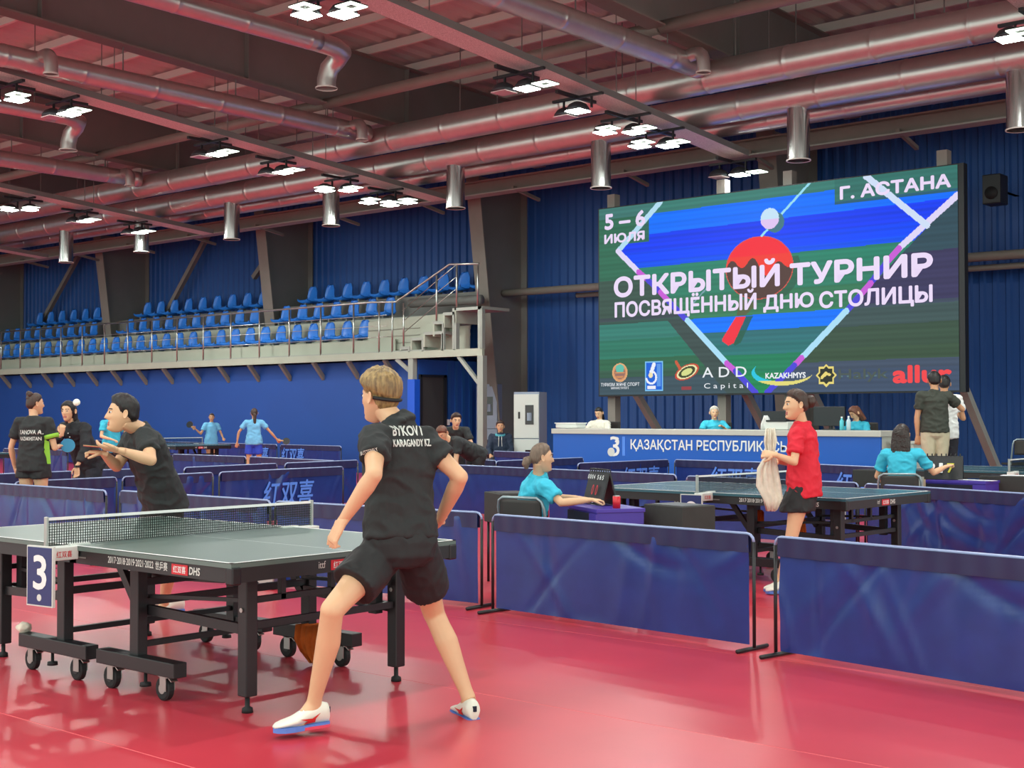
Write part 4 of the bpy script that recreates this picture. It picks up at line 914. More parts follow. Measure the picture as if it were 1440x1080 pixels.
def folds(me, amp, sc, seed=0, axis=None, st=.35):
    """cloth folds: push vertices along their normals"""
    co, nn = mesh_arrays(me); ax = axis.normalized() if axis is not None else V((0,0,1)); out = co.copy()
    for i in range(len(co)):
        p = V(co[i]); q = p-ax*p.dot(ax)*(1-st)
        d = noise.noise(q*sc+V((seed, 0, 0)))+.5*noise.noise(p*sc*1.7+V((0, seed, 0)))
        d = (1-abs(d)*2.2) if abs(d) < .45 else -.1
        out[i] += nn[i]*(d*amp*.7)
    me.vertices.foreach_set('co', out.ravel()); me.update()
def sph(mb, c, r, n=12, sc=(1,1,1)):
    c = V(c); rs = []
    for i in range(1, n//2+3):
        a = PI*i/(n//2+3); rs.append([c+V((r*sc[0]*math.sin(a)*math.cos(2*PI*j/n), r*sc[1]*math.sin(a)*math.sin(2*PI*j/n), r*sc[2]*math.cos(a))) for j in range(n)])
    mb.rings(rs)
def limb(mb, pts, rad, n=14): mb.tube(pts, rad, n)
def hand(mb, w, d, nrm, curl=.5, thumb=1, s=1., spread=.12):
    """palm and five fingers. w wrist, d finger direction, nrm palm normal (side the fingers curl to), thumb +1/-1 side of lateral"""
    d = V(d).normalized(); nrm = V(nrm); nrm = (nrm-d*nrm.dot(d)).normalized(); lat = d.cross(nrm)*thumb
    def ring(c, wx, tz, dd=None): return [c+lat*wx*math.cos(2*PI*j/12)+nrm*tz*math.sin(2*PI*j/12) for j in range(12)]
    mb.rings([ring(w-d*.03*s, .026*s, .021*s), ring(w+d*.015*s, .029*s, .019*s), ring(w+d*.05*s+nrm*.004*s, .040*s, .017*s), ring(w+d*.085*s+nrm*.008*s*curl, .041*s, .014*s), ring(w+d*.098*s+nrm*.010*s*curl, .034*s, .010*s)])
    for k, (off, L) in enumerate(((.030, .072), (.010, .080), (-.011, .074), (-.031, .058))):
        base = w+d*.082*s+lat*off*s+nrm*.006*s*curl; dd = (d+lat*off*spread*20).normalized(); p = [base]; a = curl*(.9+.1*k)
        for f, seg_ in enumerate((.45, .32, .25)):
            ang = a*(.55+.5*f)*1.0; dcur = dd*math.cos(ang*(f+1)*.8)+nrm*math.sin(ang*(f+1)*.8); p.append(p[-1]+dcur*L*seg_*s)
        limb(mb, p, [.0098*s, .0092*s, .0083*s, .0066*s], 8)
        sph(mb, p[-1], .0066*s, 8)
    b = w+d*.02*s+lat*.026*s; t1 = b+(d*.6+lat*.7+nrm*.35*curl).normalized()*.038*s; t2 = t1+(d*.85+lat*.25+nrm*.6*curl).normalized()*.030*s; t3 = t2+(d*.9-lat*.05*curl+nrm*.5*curl).normalized()*.024*s
    limb(mb, [b, t1, t2, t3], [.014*s, .0115*s, .0105*s, .008*s], 8); sph(mb, t3, .008*s, 8)
ICO = {}
def ico(n):
    if n not in ICO:
        bm = bmesh.new(); bmesh.ops.create_icosphere(bm, subdivisions=n, radius=1); bm.verts.ensure_lookup_table()
        ICO[n] = (np.array([v.co[:] for v in bm.verts]), [tuple(v.index for v in f.verts) for f in bm.faces]); bm.free()
    return ICO[n]
def sstep(a, b, x): t = np.clip((x-a)/(b-a), 0, 1); return t*t*(3-2*t)
def head_shape(D, face=True):
    x, y, z = D[:,0], D[:,1], D[:,2]
    X = .073*x; Y = .094*y; Z = .116*z
    Y = np.where(y < 0, Y*1.06, Y*.90); dn = sstep(.05, 1, -z)
    X = X*(1-.30*dn**1.2)*(1-.12*sstep(.2, 1, y)*dn); Y = Y+.036*sstep(.25, .95, -z)*(1-.3*sstep(.0, 1, -y)); Y = np.where(y < 0, Y*(1-.35*dn), Y)
    X = X*(1+.05*sstep(.0, .6, z)*(1-sstep(.6, 1, z)))
    if face:
        fm = sstep(.05, .45, y); ax = np.abs(X); g = lambda a, s: np.exp(-(a/s)**2)
        zt = sstep(.026, -.020, Z)*(1-sstep(-.026, -.038, Z)) if False else np.clip((.028-Z)/.05, 0, 1)*(1-sstep(.0, 1, np.clip((-.024-Z)/.012, 0, 1)))
        Y = Y+fm*(.027*zt*g(X, .0098+.006*np.clip((.02-Z)/.04, 0, 1)) - .008*g(ax-.031, .016)*g(Z-.014, .012) + .005*g(Z-.034, .009)*(ax < .055) + .0045*g(X, .024)*(g(Z+.053, .005)+g(Z+.066, .0065)) - .003*g(X, .02)*g(Z+.0595, .0025) + .009*g(X, .022)*g(Z+.094, .016) + .004*g(ax-.042, .02)*g(Z+.016, .018) - .003*g(X, .03)*g(Z+.078, .006))
    return np.stack([X, Y, Z], 1)
def frame(fwd, up):
    f = V(fwd).normalized(); u = V(up); u = (u-f*u.dot(f)).normalized(); r = f.cross(u); return Matrix((r, f, u)).transposed()
def head_mesh(c, R, s, lod, brow):
    D, F = ico(lod); P = head_shape(D)*s; Rm = np.array(R); W_ = P@Rm.T+np.array(c)
    fc = np.array([P[list(f)].mean(0) for f in F])/s
    mi = np.zeros(len(F), int)
    mi[(fc[:,1] > .05) & (np.abs(fc[:,0]) < .023) & (fc[:,2] < -.047) & (fc[:,2] > -.073)] = 1
    bz = .033+.004*np.sin((np.abs(fc[:,0])-.014)/.036*3.1)
    mi[(fc[:,1] > .04) & (np.abs(fc[:,0]) > .013) & (np.abs(fc[:,0]) < .05) & (np.abs(fc[:,2]-bz) < .0045)] = 2
    return W_, F, mi
def ears(mb, c, R, s):
    for sx_ in (-1, 1):
        o = V(c)+R @ (V((sx_*.073, -.006, -.002))*s); f = R @ V((sx_*.35, -1, 0)).normalized(); n = R @ V((sx_*1, .35, 0)).normalized(); u = R @ V((0, -.12, 1)).normalized()
        rs = []
        for k, (rr, h) in enumerate(((.4, .000), (.95, .002), (1., .008), (.88, .011), (.6, .006), (.25, .004))):
            rs.append([o+f*(.014+.017*rr*math.cos(a))*s+u*(.031*rr*math.sin(a)+.002)*s+n*(h+.006)*s for a in [2*PI*j/14 for j in range(14)]])
        mb.rings(rs)
def hair_cap(name, c, R, s, m, par, pts, thick, lod=4, strand=.2, seed=0, parting=0.):
    """pts: hairline height z (m) against forwardness dy from -1 (nape) to 1 (brow)"""
    D, F = ico(lod); P = head_shape(D, False); hz = np.interp(D[:,1], [p[0] for p in pts], [p[1] for p in pts])
    rel = (P[:,2]-hz)/.028; t = thick*sstep(0, 1, rel)*(.4+.6*sstep(.0, .075, P[:,2])); nr = D.copy()
    az = np.arctan2(D[:,0], D[:,1]+.15); d = np.array([noise.noise(V((math.cos(w)*7, math.sin(w)*7, v[2]*1.2+seed)))*.8+.7*noise.noise(V((math.cos(w)*19, math.sin(w)*19, v[2]*2+seed))) for v, w in zip(D, az)])
    P2 = P+nr*(t*(1+strand*d)+.0015)[:,None]; keep = rel > -.25
    idx = -np.ones(len(D), int); idx[keep] = np.arange(keep.sum()); fs = [tuple(int(idx[i]) for i in f) for f in F if all(keep[i] for i in f)]
    W_ = (P2[keep]*s)@np.array(R).T+np.array(c)
    me = bpy.data.meshes.new('m'); me.from_pydata(W_.tolist(), [], fs); me.materials.append(m); me.shade_smooth(); return link(name, me, par)
def torso_rings(J, spec, k=1.0, nrm=24):
    P0, N = J['pelvis'], J['neck']; hd = (J['hipR']-J['hipL']); hd.normalize(); sd = (J['shR']-J['shL']); sd.normalize()
    up = (N-P0).normalized(); h = J['h']/1.75; bend = J.get('bend', 0.)
    rs = []
    def cen(t):
        f = up.cross(hd.lerp(sd, max(0, min(1, t)))).normalized(); return P0+(N-P0)*t-f*bend*math.sin(PI*max(0, min(1, t)))*h
    for t, a, b, *o in spec:
        c = cen(t); tan = (cen(t+.05)-cen(t-.05)).normalized() if t > 0 else up
        lt = hd.lerp(sd, max(0, min(1, t))).normalized(); lt = (lt-tan*lt.dot(tan)).normalized(); f = tan.cross(lt); off = o[0] if o else 0
        r_ = []
        for j in range(nrm):
            an = 2*PI*j/nrm; ca, sa = math.cos(an), math.sin(an); e = .82
            r_.append(c+f*off*h+lt*a*h*k*math.copysign(abs(ca)**e, ca)+f*b*h*k*math.copysign(abs(sa)**e, sa))
        rs.append(r_)
    return rs
def shoe(par, an, toe, heel_z, m=None, stripe=None, sole=None, s=1., up=(0,0,1), name='shoe'):
    an, toe = V(an), V(toe); d = (toe-an); u = V(up); d = (d-u*d.dot(u)).normalized(); l = d.cross(u)
    base = V(an)-u*(V(an)-V(toe)).dot(u) if heel_z is None else None
    o = toe-d*.27*s                      # heel point, sole level
    L = .27*s
    def ring(t, w, h, z0=.018, lean=0):
        c = o+d*(L*t+lean); return [c+l*w*s*math.cos(a)*(1. if math.sin(a) > -.3 else .92)+u*s*(z0+(h-z0)*(.5+.5*math.sin(a))) for a in [2*PI*j/16 for j in range(16)]]
    mb = MB(); mb.rings([ring(.005, .018, .075), ring(.03, .031, .105), ring(.12, .037, .112), ring(.24, .040, .116), ring(.36, .040, .108), ring(.50, .042, .084), ring(.64, .047, .064), ring(.80, .047, .052), ring(.92, .037, .043), ring(.99, .016, .032)])
    sh = MB(); sh.v, sh.f, sh.mi = mb.v, mb.f, mb.mi
    so = sh.build(name, m or SHW, par, smooth=True)
    def outline(e=0): return [(.0, .016), (.03, .030), (.15, .035), (.35, .034), (.5, .039), (.68, .048), (.85, .045), (.96, .026), (1.0, .0)]
    top = [o+d*L*t+l*w*s*1.04 for t, w in outline()]+[o+d*L*t-l*w*s*1.04 for t, w in reversed(outline()[:-1])]
    MB().poly(top, .022*s, u).build('sole', sole or SHB, so)
    hl = [o+d*L*t+l*w*s*1.06 for t, w in outline()[:5]]+[o+d*L*t-l*w*s*1.06 for t, w in reversed(outline()[:5])]
    if stripe: 
        MB().poly(hl, .013*s, u).build('heel_sole', SHP, so)
        for sd in (-1, 1):
            p = []
            for t, z in ((.30, .030), (.50, .026), (.44, .040), (.58, .052), (.36, .050), (.22, .070), (.30, .048)):
                w = np.interp(t, [.12, .36, .50, .64], [.037, .040, .042, .047]); hh = np.interp(t, [.12, .36, .50, .64], [.112, .108, .084, .064]); f = (z-.018)/(hh-.018)*2-1
                p.append(o+d*L*t+l*sd*w*s*math.sqrt(max(0, 1-f*f*.96))*1.03+u*z*s)
            MB().poly(p, .003, l*sd).build('stripe', stripe, so)
        lb = MB()
        for t in (.36, .42, .48, .54): hh = float(np.interp(t, [.24, .36, .50, .64], [.116, .108, .084, .064])); lb.tube([o+d*L*t-l*.02*s+u*(hh-.006)*s, o+d*L*t+u*(hh+.002)*s, o+d*L*t+l*.02*s+u*(hh-.006)*s], .003*s, 6)
        lb.build('laces', M['white'], so)
        MB().box(o+u*.072*s+d*.003*s, (.016, .016, .026)).build('heel_tab', M['navy'], so)
    return so
HAIRLINES = {'short': ([(-1, -.055), (-.6, -.04), (-.2, -.0), (.1, .012), (.35, .05), (.6, .072), (1, .08)]), 'bowl': ([(-1, -.020), (-.6, -.008), (-.2, .012), (.1, .02), (.4, .035), (.7, .045), (1, .05)]),
             'tied': ([(-1, -.065), (-.6, -.05), (-.25, -.01), (.1, .03), (.4, .058), (.7, .075), (1, .082)]), 'long': ([(-1, -.09), (-.5, -.08), (-.2, -.07), (.15, -.05), (.38, -.02), (.55, .05), (.7, .075), (1, .085)])}
def person(lab, J, o):
    """J world joints (person's own left and right). o options"""
    h = J['h']; s = h/1.75; lod = o.get('lod', 1); vox = {0: .0075, 1: .011, 2: .016}[lod]; skin = o.get('skin', SKIN)
    root = thing('person', lab, 'person', (0, 0, 0)); fem = o.get('fem', False)
    mb = MB(); wsh = .90 if fem else 1.0
    mb.rings(torso_rings(J, [(-.14, .10, .08), (-.03, .158 if fem else .150, .105), (.12, .150, .105), (.36, .118 if fem else .132, .090), (.62, .145*wsh, .105), (.82, .155*wsh, .10), (.94, .10, .075), (1.02, .058, .058)]))
    hc = J['head']; nk = J['neck']; fw = V(o['look']).normalized(); R = frame(fw, o.get('up', (0, 0, 1))); hs = s*o.get('hs', 1.0)
    skullbase = hc+R @ (V((0, -.022, -.05))*hs)
    limb(mb, [nk-(skullbase-nk)*.25, nk, nk.lerp(skullbase, .6), skullbase+(skullbase-nk)*.2], [.056*s*wsh, .057*s*wsh, .053*s*wsh, .052*s])
    for S in 'LR':
        sh_, el, wr = J['sh'+S], J['el'+S], J['wr'+S]; c = nk.lerp(J['pelvis'], .14)
        limb(mb, [c.lerp(sh_, .2), sh_], [.062*s, .056*s*wsh]); sph(mb, sh_, .056*s*wsh)
        k = .86 if fem else 1.
        limb(mb, [sh_, sh_.lerp(el, .35), sh_.lerp(el, .8), el], [.053*s*k, .049*s*k, .040*s*k, .038*s*k]); sph(mb, el, .039*s*k)
        limb(mb, [el, el.lerp(wr, .25), el.lerp(wr, .65), wr, wr+(wr-el).normalized()*.01], [.037*s*k, .041*s*k, .033*s*k, .025*s*k, .024*s*k])
        hp, kn, an = J['hip'+S], J['kn'+S], J['an'+S]; tu = J.get('to'+S, an+fw*.2)
        sph(mb, hp, .088*s); limb(mb, [hp, hp.lerp(kn, .3), hp.lerp(kn, .75), kn], [.088*s, .082*s, .060*s, .054*s]); sph(mb, kn, .055*s)
        bk = (V(J.get('kneeback'+S, (0,0,0)))); back = (an-kn).cross((tu-an).cross(an-kn)).normalized() if (tu-an).length > .01 else V((0,0,0)); back = -back if back.dot(tu-an) > 0 else back
        limb(mb, [kn, kn.lerp(an, .16)+back*.006*s, kn.lerp(an, .34)+back*.014*s, kn.lerp(an, .62)+back*.006*s, kn.lerp(an, .9), an], [.052*s, .052*s, .056*s, .044*s, .034*s, .036*s])
        limb(mb, [an, an.lerp(tu, .35)+V((0,0,-.03*s)), an.lerp(tu, .75)+V((0,0,-.01*s))], [.038*s, .032*s, .026*s])
    body = remesh(mb, vox, 5)
    # hands
    hm = MB(); hv = {0: .0032, 1: .0045, 2: .008}[lod]
    for S in 'LR':
        hd = o.get('hand'+S)
        if hd == 'skip': continue
        el, wr = J['el'+S], J['wr'+S]
        if hd is None: hd = dict()
        hand(hm, wr, hd.get('d', (wr-el)), hd.get('n', fw if abs((wr-el).normalized().z) > .6 else (0,0,-1)), hd.get('curl', .6), hd.get('thumb', 1), s*(.92 if fem else 1.)*hd.get('s', 1.), hd.get('spread', .1))
    hme = remesh(hm, hv, 2) if hm.v else None
    W_, F, mi = head_mesh(hc, R, hs, 5 if lod == 0 else 4 if lod == 1 else 4, 0)
    em = MB(); ears(em, hc, R, hs); eme = remesh(em, .0035 if lod < 2 else .006, 2)
    vs = []; fs = []; mm = []
    for me_ in (body, hme, eme):
        if me_ is None: continue
        n = len(vs); co, _ = mesh_arrays(me_); vs += co.tolist(); fs += [tuple(i+n for i in p.vertices) for p in me_.polygons]; mm += [0]*len(me_.polygons); bpy.data.meshes.remove(me_)
    n = len(vs); vs += W_.tolist(); fs += [tuple(i+n for i in f) for f in F]; mm += mi.tolist()
    me = bpy.data.meshes.new('body'); me.from_pydata(vs, [], fs)
    for m_ in (skin, LIP, o['hairm']): me.materials.append(m_)
    me.polygons.foreach_set('material_index', mm); me.shade_smooth(); link('body', me, root)
    for sx_ in (-1, 1):
        e = hc+R @ (V((sx_*.031, .0715, .013))*hs); mb = MB(); sph(mb, e, .0088*hs, 12); eo = mb.build('eye', EYEW, root, smooth=True)
        mb = MB(); sph(mb, e+R @ (V((o.get('gaze', 0)*.003, .0065, -.001))*hs), .0056*hs, 10); mb.build('iris', IRIS, eo, smooth=True)
        mb = MB(); mb.tube([e+R @ (V((a*.0125, .0085-.004*abs(a), .0065-.005*a*a))*hs) for a in (-1, -.5, 0, .5, 1)], .0016*hs, 5); mb.build('lash', IRIS, eo)
    # hair
    st_ = o.get('hair', 'short'); hm_ = o['hairm']; hl = HAIRLINES[{'bun': 'tied', 'pony': 'tied'}.get(st_, st_)]
    hp_ = hair_cap('hair', hc, R, hs, hm_, root, hl, {'short': .020, 'bowl': .034, 'bun': .010, 'pony': .010, 'long': .016}[st_]*o.get('hthick', 1), 5 if lod < 2 else 4, .30 if st_ in ('short', 'bowl') else .30, o.get('seed', 1))
    if st_ == 'bun':
        mb = MB(); bc = hc+R @ (V(o.get('bun', (0, -.115, .06)))*hs)
        for k in range(9):
            a = k*2.4; p = bc+R @ (V((math.cos(a), math.sin(a*1.7)*.6, math.sin(a)))*.018*hs); sph(mb, p, .026*hs*o.get('bunr', 1), 10)
        limb(mb, [hc+R @ (V((0, -.085, .05))*hs), bc], [.03*hs, .02*hs]); link('hair_bun', remesh(mb, .005, 2), hp_).data.materials.append(hm_); hp_.children[-1].data.shade_smooth()
    if st_ == 'pony':
        P_ = [hc+R @ (V(p)*hs) for p in o.get('tail', [(0, -.09, .01), (0, -.12, -.03), (0, -.125, -.12), (0, -.12, -.24), (0, -.11, -.34)])]
        P_ = [P_[0]]+[P_[0]+(p-P_[0]) for p in P_[1:]]; n = len(P_); rr = [np.interp(i/(n-1), [0, .2, .6, 1], [.018, .03, .026, .008])*hs*o.get('tailr', 1) for i in range(n)]
        mb = MB(); limb(mb, P_, rr, 12); me_ = remesh(mb, .006, 2); folds(me_, .006, 60, 2, V((0,0,1)), .1); t_ = link('ponytail', me_, hp_); me_.materials.append(hm_); me_.shade_smooth()
        mb = MB(); sph(mb, P_[0].lerp(P_[1], .3), .021*hs, 10); mb.build('hair_tie', M['offwhite'], hp_, smooth=True)
    if st_ == 'long':
        mb = MB(); L_ = o.get('hlen', .36); w0 = o.get('hwid', 1.)
        rs = []
        for t, w, b in ((.075, .062, .062), (.03, .081, .075), (-.04, .089, .068), (-.12, .094, .052), (-.2, .092, .044), (-L_*.8, .086, .036), (-L_, .060, .022)):
            rs.append([hc+R @ (V((w*w0*math.cos(a), -.052+(.0 if t > -.1 else -.012)+b*math.sin(a), t))*hs) for a in [2*PI*j/20 for j in range(20)]])
        mb.rings(rs); me_ = remesh(mb, .006, 2); folds(me_, .008, 45, 3, V((0,0,1)), .08); me_.materials.append(hm_); me_.shade_smooth(); link('long_hair', me_, hp_)
    # clothes
    tops = None
    if o.get('top'):
        c = o['top']; kk = o.get('loose', 1.0); hem = o.get('hem', -.18); slv = o.get('sleeve', .55)
        mb = MB()
        mb.rings(torso_rings(J, [(hem, .172*kk, .126*kk), (max(hem+.02, 0), .170*kk, .126*kk), (.15, .166*kk, .124*kk), (.38, (.140 if fem else .156)*kk, .112*kk), (.62, .166*wsh, .122), (.82, .172*wsh, .117), (.93, .120, .088), (1.0, .072, .070), (1.035, .068, .066)]))
        if o.get('collar'): limb(mb, [nk-(skullbase-nk)*.25, nk.lerp(skullbase, .30)], [.085*s, .066*s], 20)
        for S in 'LR':
            sh_, el, wr = J['sh'+S], J['el'+S], J['wr'+S]; c0 = nk.lerp(J['pelvis'], .14)
            limb(mb, [c0.lerp(sh_, .1), sh_], [.078*s, .070*s*wsh]); sph(mb, sh_, .070*s*wsh)
            if slv <= 1: limb(mb, [sh_, sh_.lerp(el, slv*.5), sh_.lerp(el, slv)], [.066*s*wsh, .066*s*wsh, .067*s*wsh], 18)
            else:
                limb(mb, [sh_, sh_.lerp(el, .5), el], [.069*s*wsh, .062*s, .056*s], 16); sph(mb, el, .056*s); limb(mb, [el, el.lerp(wr, .5), el.lerp(wr, slv-1)], [.055*s, .048*s, .040*s], 16)
        me_ = remesh(mb, vox*1.0, 4); folds(me_, .016*s, 8, o.get('seed', 1), (J['neck']-J['pelvis']), 1.6); folds(me_, .003*s, 26, 3); me_.materials.append(c); me_.shade_smooth(); tops = link(o.get('topname', 'shirt'), me_, root)
    if o.get('bottom'):
        kind, c = o['bottom']; mb = MB(); fl_ = o.get('flare', 1.)
        mb.rings(torso_rings(J, [(.22, .145, .108), (.12, .160, .115), (0, .170, .126), (-.12, .150, .12), (-.2, .10, .09)]))
        frac = {'shorts': o.get('legfrac', .52), 'skirt': o.get('legfrac', .40), 'trousers': 1}[kind]
        for S in 'LR':
            hp, kn, an = J['hip'+S], J['kn'+S], J['an'+S]; sph(mb, hp, .100*s)
            if kind == 'trousers':
                limb(mb, [hp, hp.lerp(kn, .3), hp.lerp(kn, .8), kn], [.103*s, .098*s, .078*s, .072*s], 16); sph(mb, kn, .072*s); limb(mb, [kn, kn.lerp(an, .5), kn.lerp(an, .96)], [.071*s, .066*s, .060*s], 16)
            else: limb(mb, [hp, hp.lerp(kn, frac*.5), hp.lerp(kn, frac)], [.098*s, .100*s*fl_, .104*s*fl_], 20)
        if kind == 'skirt':
            kl, kr = J['hipL'].lerp(J['knL'], frac), J['hipR'].lerp(J['knR'], frac); mb.rings([[((J['hipL']+J['hipR'])/2)+(p-J['pelvis'])*1.0 for p in torso_rings(J, [(0, .172, .128)])[0]], [((kl+kr)/2)+(p-J['pelvis']) for p in torso_rings(J, [(0, .195, .150)])[0]]])
        me_ = remesh(mb, vox*1.0, 2); folds(me_, .010*s, 10, 5+o.get('seed', 1), V((0,0,1)), .4); me_.materials.append(c); me_.shade_smooth(); link({'shorts': 'shorts', 'skirt': 'skirt', 'trousers': 'trousers'}[kind], me_, root)
    if o.get('shoes', True):
        for S in 'LR':
            if 'to'+S in J: shoe(root, J['an'+S], J['to'+S], 0, o.get('shoem'), o.get('stripe'), o.get('solem', SHB), s, o.get('up'+S, (0, 0, 1)))
    return root, tops, R, hc
def project_text(s_, m_, par, tgt, center, look, updir, w, h, bold=.03, arc=0., name='lettering'):
    """print lettering on cloth: centre and ray direction"""
    look = V(look).normalized(); u = V(updir); u = (u-look*u.dot(look)).normalized(); x = look.cross(u)
    o = text(name, s_, m_, par, V(center)-x*w/2-u*h/2-look*.5, x, u, w=w, h=h, bold=bold, sub=.02)
    bv = BVHTree.FromPolygons([v.co[:] for v in tgt.data.vertices], [tuple(p.vertices) for p in tgt.data.polygons])
    for v in o.data.vertices:
        hit = bv.ray_cast(v.co, look, 2.0)
        if hit[0] is not None: v.co = hit[0]-look*.004
        else: v.co = v.co+look*.5
    return o
def make_pose(x, y, z0, hdg, h, sit=None, lean=0., side=0., arms=None, step=.09, seatz=.45, turn=0., knees=1.):
    """standing or seated skeleton. hdg: heading angle of the front (radians, world)"""
    s = h/1.75; f = V((math.cos(hdg), math.sin(hdg), 0)); r = V((f.y, -f.x, 0)); u = V((0,0,1)); J = {'h': h}; B = V((x, y, z0))
    pz = (seatz+.09*s) if sit else .95*s*knees
    P = B+u*pz; J['pelvis'] = P; up = (u*math.cos(lean)+f*math.sin(lean)); up = (up*math.cos(side)+r*math.sin(side)).normalized()
    r2 = (r*math.cos(turn)+f*math.sin(turn)); fc = up.cross(r2).normalized(); fc = -fc if fc.dot(f) < 0 and lean < 1.2 else fc
    N = P+up*.52*s; J['neck'] = N; J['head'] = N+(up*.6+u*.4).normalized()*.155*s+f*.03*s
    for S, k in (('L', -1), ('R', 1)):
        J['sh'+S] = N-up*.055*s+r2*k*.175*s; J['hip'+S] = P+r*k*.09*s-u*.02*s
        if sit: J['kn'+S] = J['hip'+S]+f*.42*s+r*k*.04*s; J['an'+S] = J['kn'+S]-u*(J['kn'+S].z-z0-.09*s)+f*.03; 
        else: J['an'+S] = B+r*k*step*s+u*.09*s+f*k*.03*s; J['kn'+S] = J['hip'+S].lerp(J['an'+S], .5)+f*(.02+.25*(1-knees))*s
        J['to'+S] = J['an'+S]+f*.17*s; J['to'+S].z = z0
        a = (arms or {}).get(S, ((k*.06, -.02, -.29), (k*.0, .10, -.25)))
        def loc(v): return r*v[0]+f*v[1]+u*v[2]
        e = loc(a[0]).normalized()*.29*s; w = loc(a[1]).normalized()*.25*s
        J['el'+S] = J['sh'+S]+e; J['wr'+S] = J['el'+S]+w
    return J

# skeletons in metres (joint positions in the hall)
PLAYER = {k: V(v) for k, v in {"pelvis": (-4.459, 4.39, 0.852), "neck": (-4.501, 4.416, 1.4), "head": (-4.601, 4.392, 1.528), "shL": (-4.469, 4.235, 1.333), "shR": (-4.448, 4.529, 1.326), "elL": (-4.328, 4.097, 1.183), "wrL": (-4.478, 4.053, 0.98), "elR": (-4.284, 4.61, 1.156), "wrR": (-4.476, 4.675, 0.946), "hipL": (-4.515, 4.343, 0.819), "hipR": (-4.449, 4.492, 0.805), "knL": (-4.508, 4.013, 0.579), "anL": (-4.67, 4.046, 0.128), "knR": (-4.556, 4.713, 0.483), "anR": (-4.363, 4.759, 0.081), "toL": (-4.724, 3.857, 0.029), "toR": (-4.537, 4.85, -0.021)}.items()}; PLAYER["h"] = 1.76
LEANER = {k: V(v) for k, v in {"pelvis": (-7.928, 5.496, 0.858), "neck": (-7.832, 5.234, 1.352), "head": (-7.835, 5.097, 1.453), "shL": (-7.668, 5.179, 1.297), "shR": (-8.035, 5.313, 1.271), "elL": (-7.451, 5.066, 1.157), "wrL": (-7.493, 4.87, 1.221), "elR": (-8.041, 5.194, 1.098), "wrR": (-7.93, 5.023, 1.191), "hipL": (-7.856, 5.481, 0.818), "hipR": (-8.036, 5.524, 0.808), "knL": (-8.019, 5.603, 0.423), "anL": (-8.26, 5.736, 0.076), "knR": (-8.24, 5.571, 0.441), "anR": (-8.502, 5.713, 0.067), "toL": (-8.267, 5.627, 0.006), "toR": (-8.515, 5.626, -0.008)}.items()}; LEANER["h"] = 1.76
RED = {k: V(v) for k, v in {"pelvis": (-5.28, 9.777, 0.866), "neck": (-5.285, 9.757, 1.373), "head": (-5.312, 9.703, 1.523), "shL": (-5.244, 9.61, 1.289), "shR": (-5.401, 9.898, 1.284), "elL": (-5.23, 9.524, 1.07), "wrL": (-5.339, 9.402, 1.132), "elR": (-5.489, 9.935, 1.052), "wrR": (-5.486, 9.673, 1.071), "hipL": (-5.263, 9.687, 0.836), "hipR": (-5.338, 9.847, 0.826), "knL": (-5.316, 9.627, 0.46), "anL": (-5.411, 9.688, 0.093), "knR": (-5.405, 9.788, 0.443), "anR": (-5.511, 9.787, 0.088), "toL": (-5.475, 9.504, 0.009), "toR": (-5.569, 9.634, 0.005)}.items()}; RED["h"] = 1.67
UMP = {k: V(v) for k, v in {"pelvis": (-6.768, 8.06, 0.529), "neck": (-6.646, 8.046, 0.957), "head": (-6.585, 8.015, 1.114), "shL": (-6.837, 8.188, 0.884), "shR": (-6.462, 7.916, 0.892), "elL": (-6.781, 8.371, 0.781), "wrL": (-6.529, 8.39, 0.79), "elR": (-6.327, 7.93, 0.783), "wrR": (-6.178, 8.097, 0.802), "hipL": (-6.82, 8.148, 0.498), "hipR": (-6.696, 8.017, 0.514), "knL": (-6.59, 8.412, 0.493), "anL": (-6.551, 8.261, 0.077), "knR": (-6.312, 8.057, 0.522), "anR": (-6.395, 8.064, 0.093), "toL": (-6.421, 8.375, -0.013), "toR": (-6.268, 8.176, -0.0)}.items()}; UMP["h"] = 1.64

fold_ch = folding_chair
# camera-frame directions expressed in the hall frame
CR = V((math.cos(YAW), math.sin(YAW), 0)); CF = V((-math.sin(YAW), math.cos(YAW), 0))
def dirn(right, away, up=0.): return CR*right+CF*away+V((0, 0, up))
# the foreground player, back to the camera
r1, t1, R1, h1 = person('person seen from behind in the foreground, wide stance, black lettered shirt and white shoes', PLAYER, dict(
    lod=0, look=dirn(-.80, .60, -.02), up=(0, 0, 1), hairm=HBL, hair='bowl', top=CBK, collar=True, sleeve=.52, hem=.05, loose=1.0, bottom=('shorts', CSH), legfrac=.60, flare=1.05, skin=SKIN, stripe=SHR, hs=1.0, seed=3,
    handL=dict(d=dirn(-.55, -.1, -.8), n=dirn(.7, .5, -.5), curl=1.25, thumb=-1, s=1.15), handR=dict(d=dirn(-.5, .5, -.6), n=dirn(-.5, .6, 0), curl=1.2, thumb=1)))
bk_l = (dirn(-.42, .91, 0))
project_text('BYKOV I', M['offwhite'], r1, t1, (PLAYER['shL']+PLAYER['shR'])/2+V((0,0,.046))+CR*.024, bk_l, (0,0,1), .165, .044, .06)
project_text('KARAGANDY KZ', M['offwhite'], r1, t1, (PLAYER['shL']+PLAYER['shR'])/2+V((0,0,-.010))+CR*.042, bk_l, (0,0,1), .205, .032, .055)
project_text('BUTTERFLY', M['offwhite'], r1, t1, PLAYER['shL'].lerp(PLAYER['elL'], .32)+CR*-.0, dirn(.25, .95, 0), dirn(-.25, 0, .95), .085, .016, .03)
hb = MB(); hb.tube([h1+R1 @ (V((.081*math.cos(a), -.006+.104*math.sin(a), .006+.020*math.sin(a)))) for a in [-PI*(.08+.84*j/20) for j in range(21)]], .0085, 8)
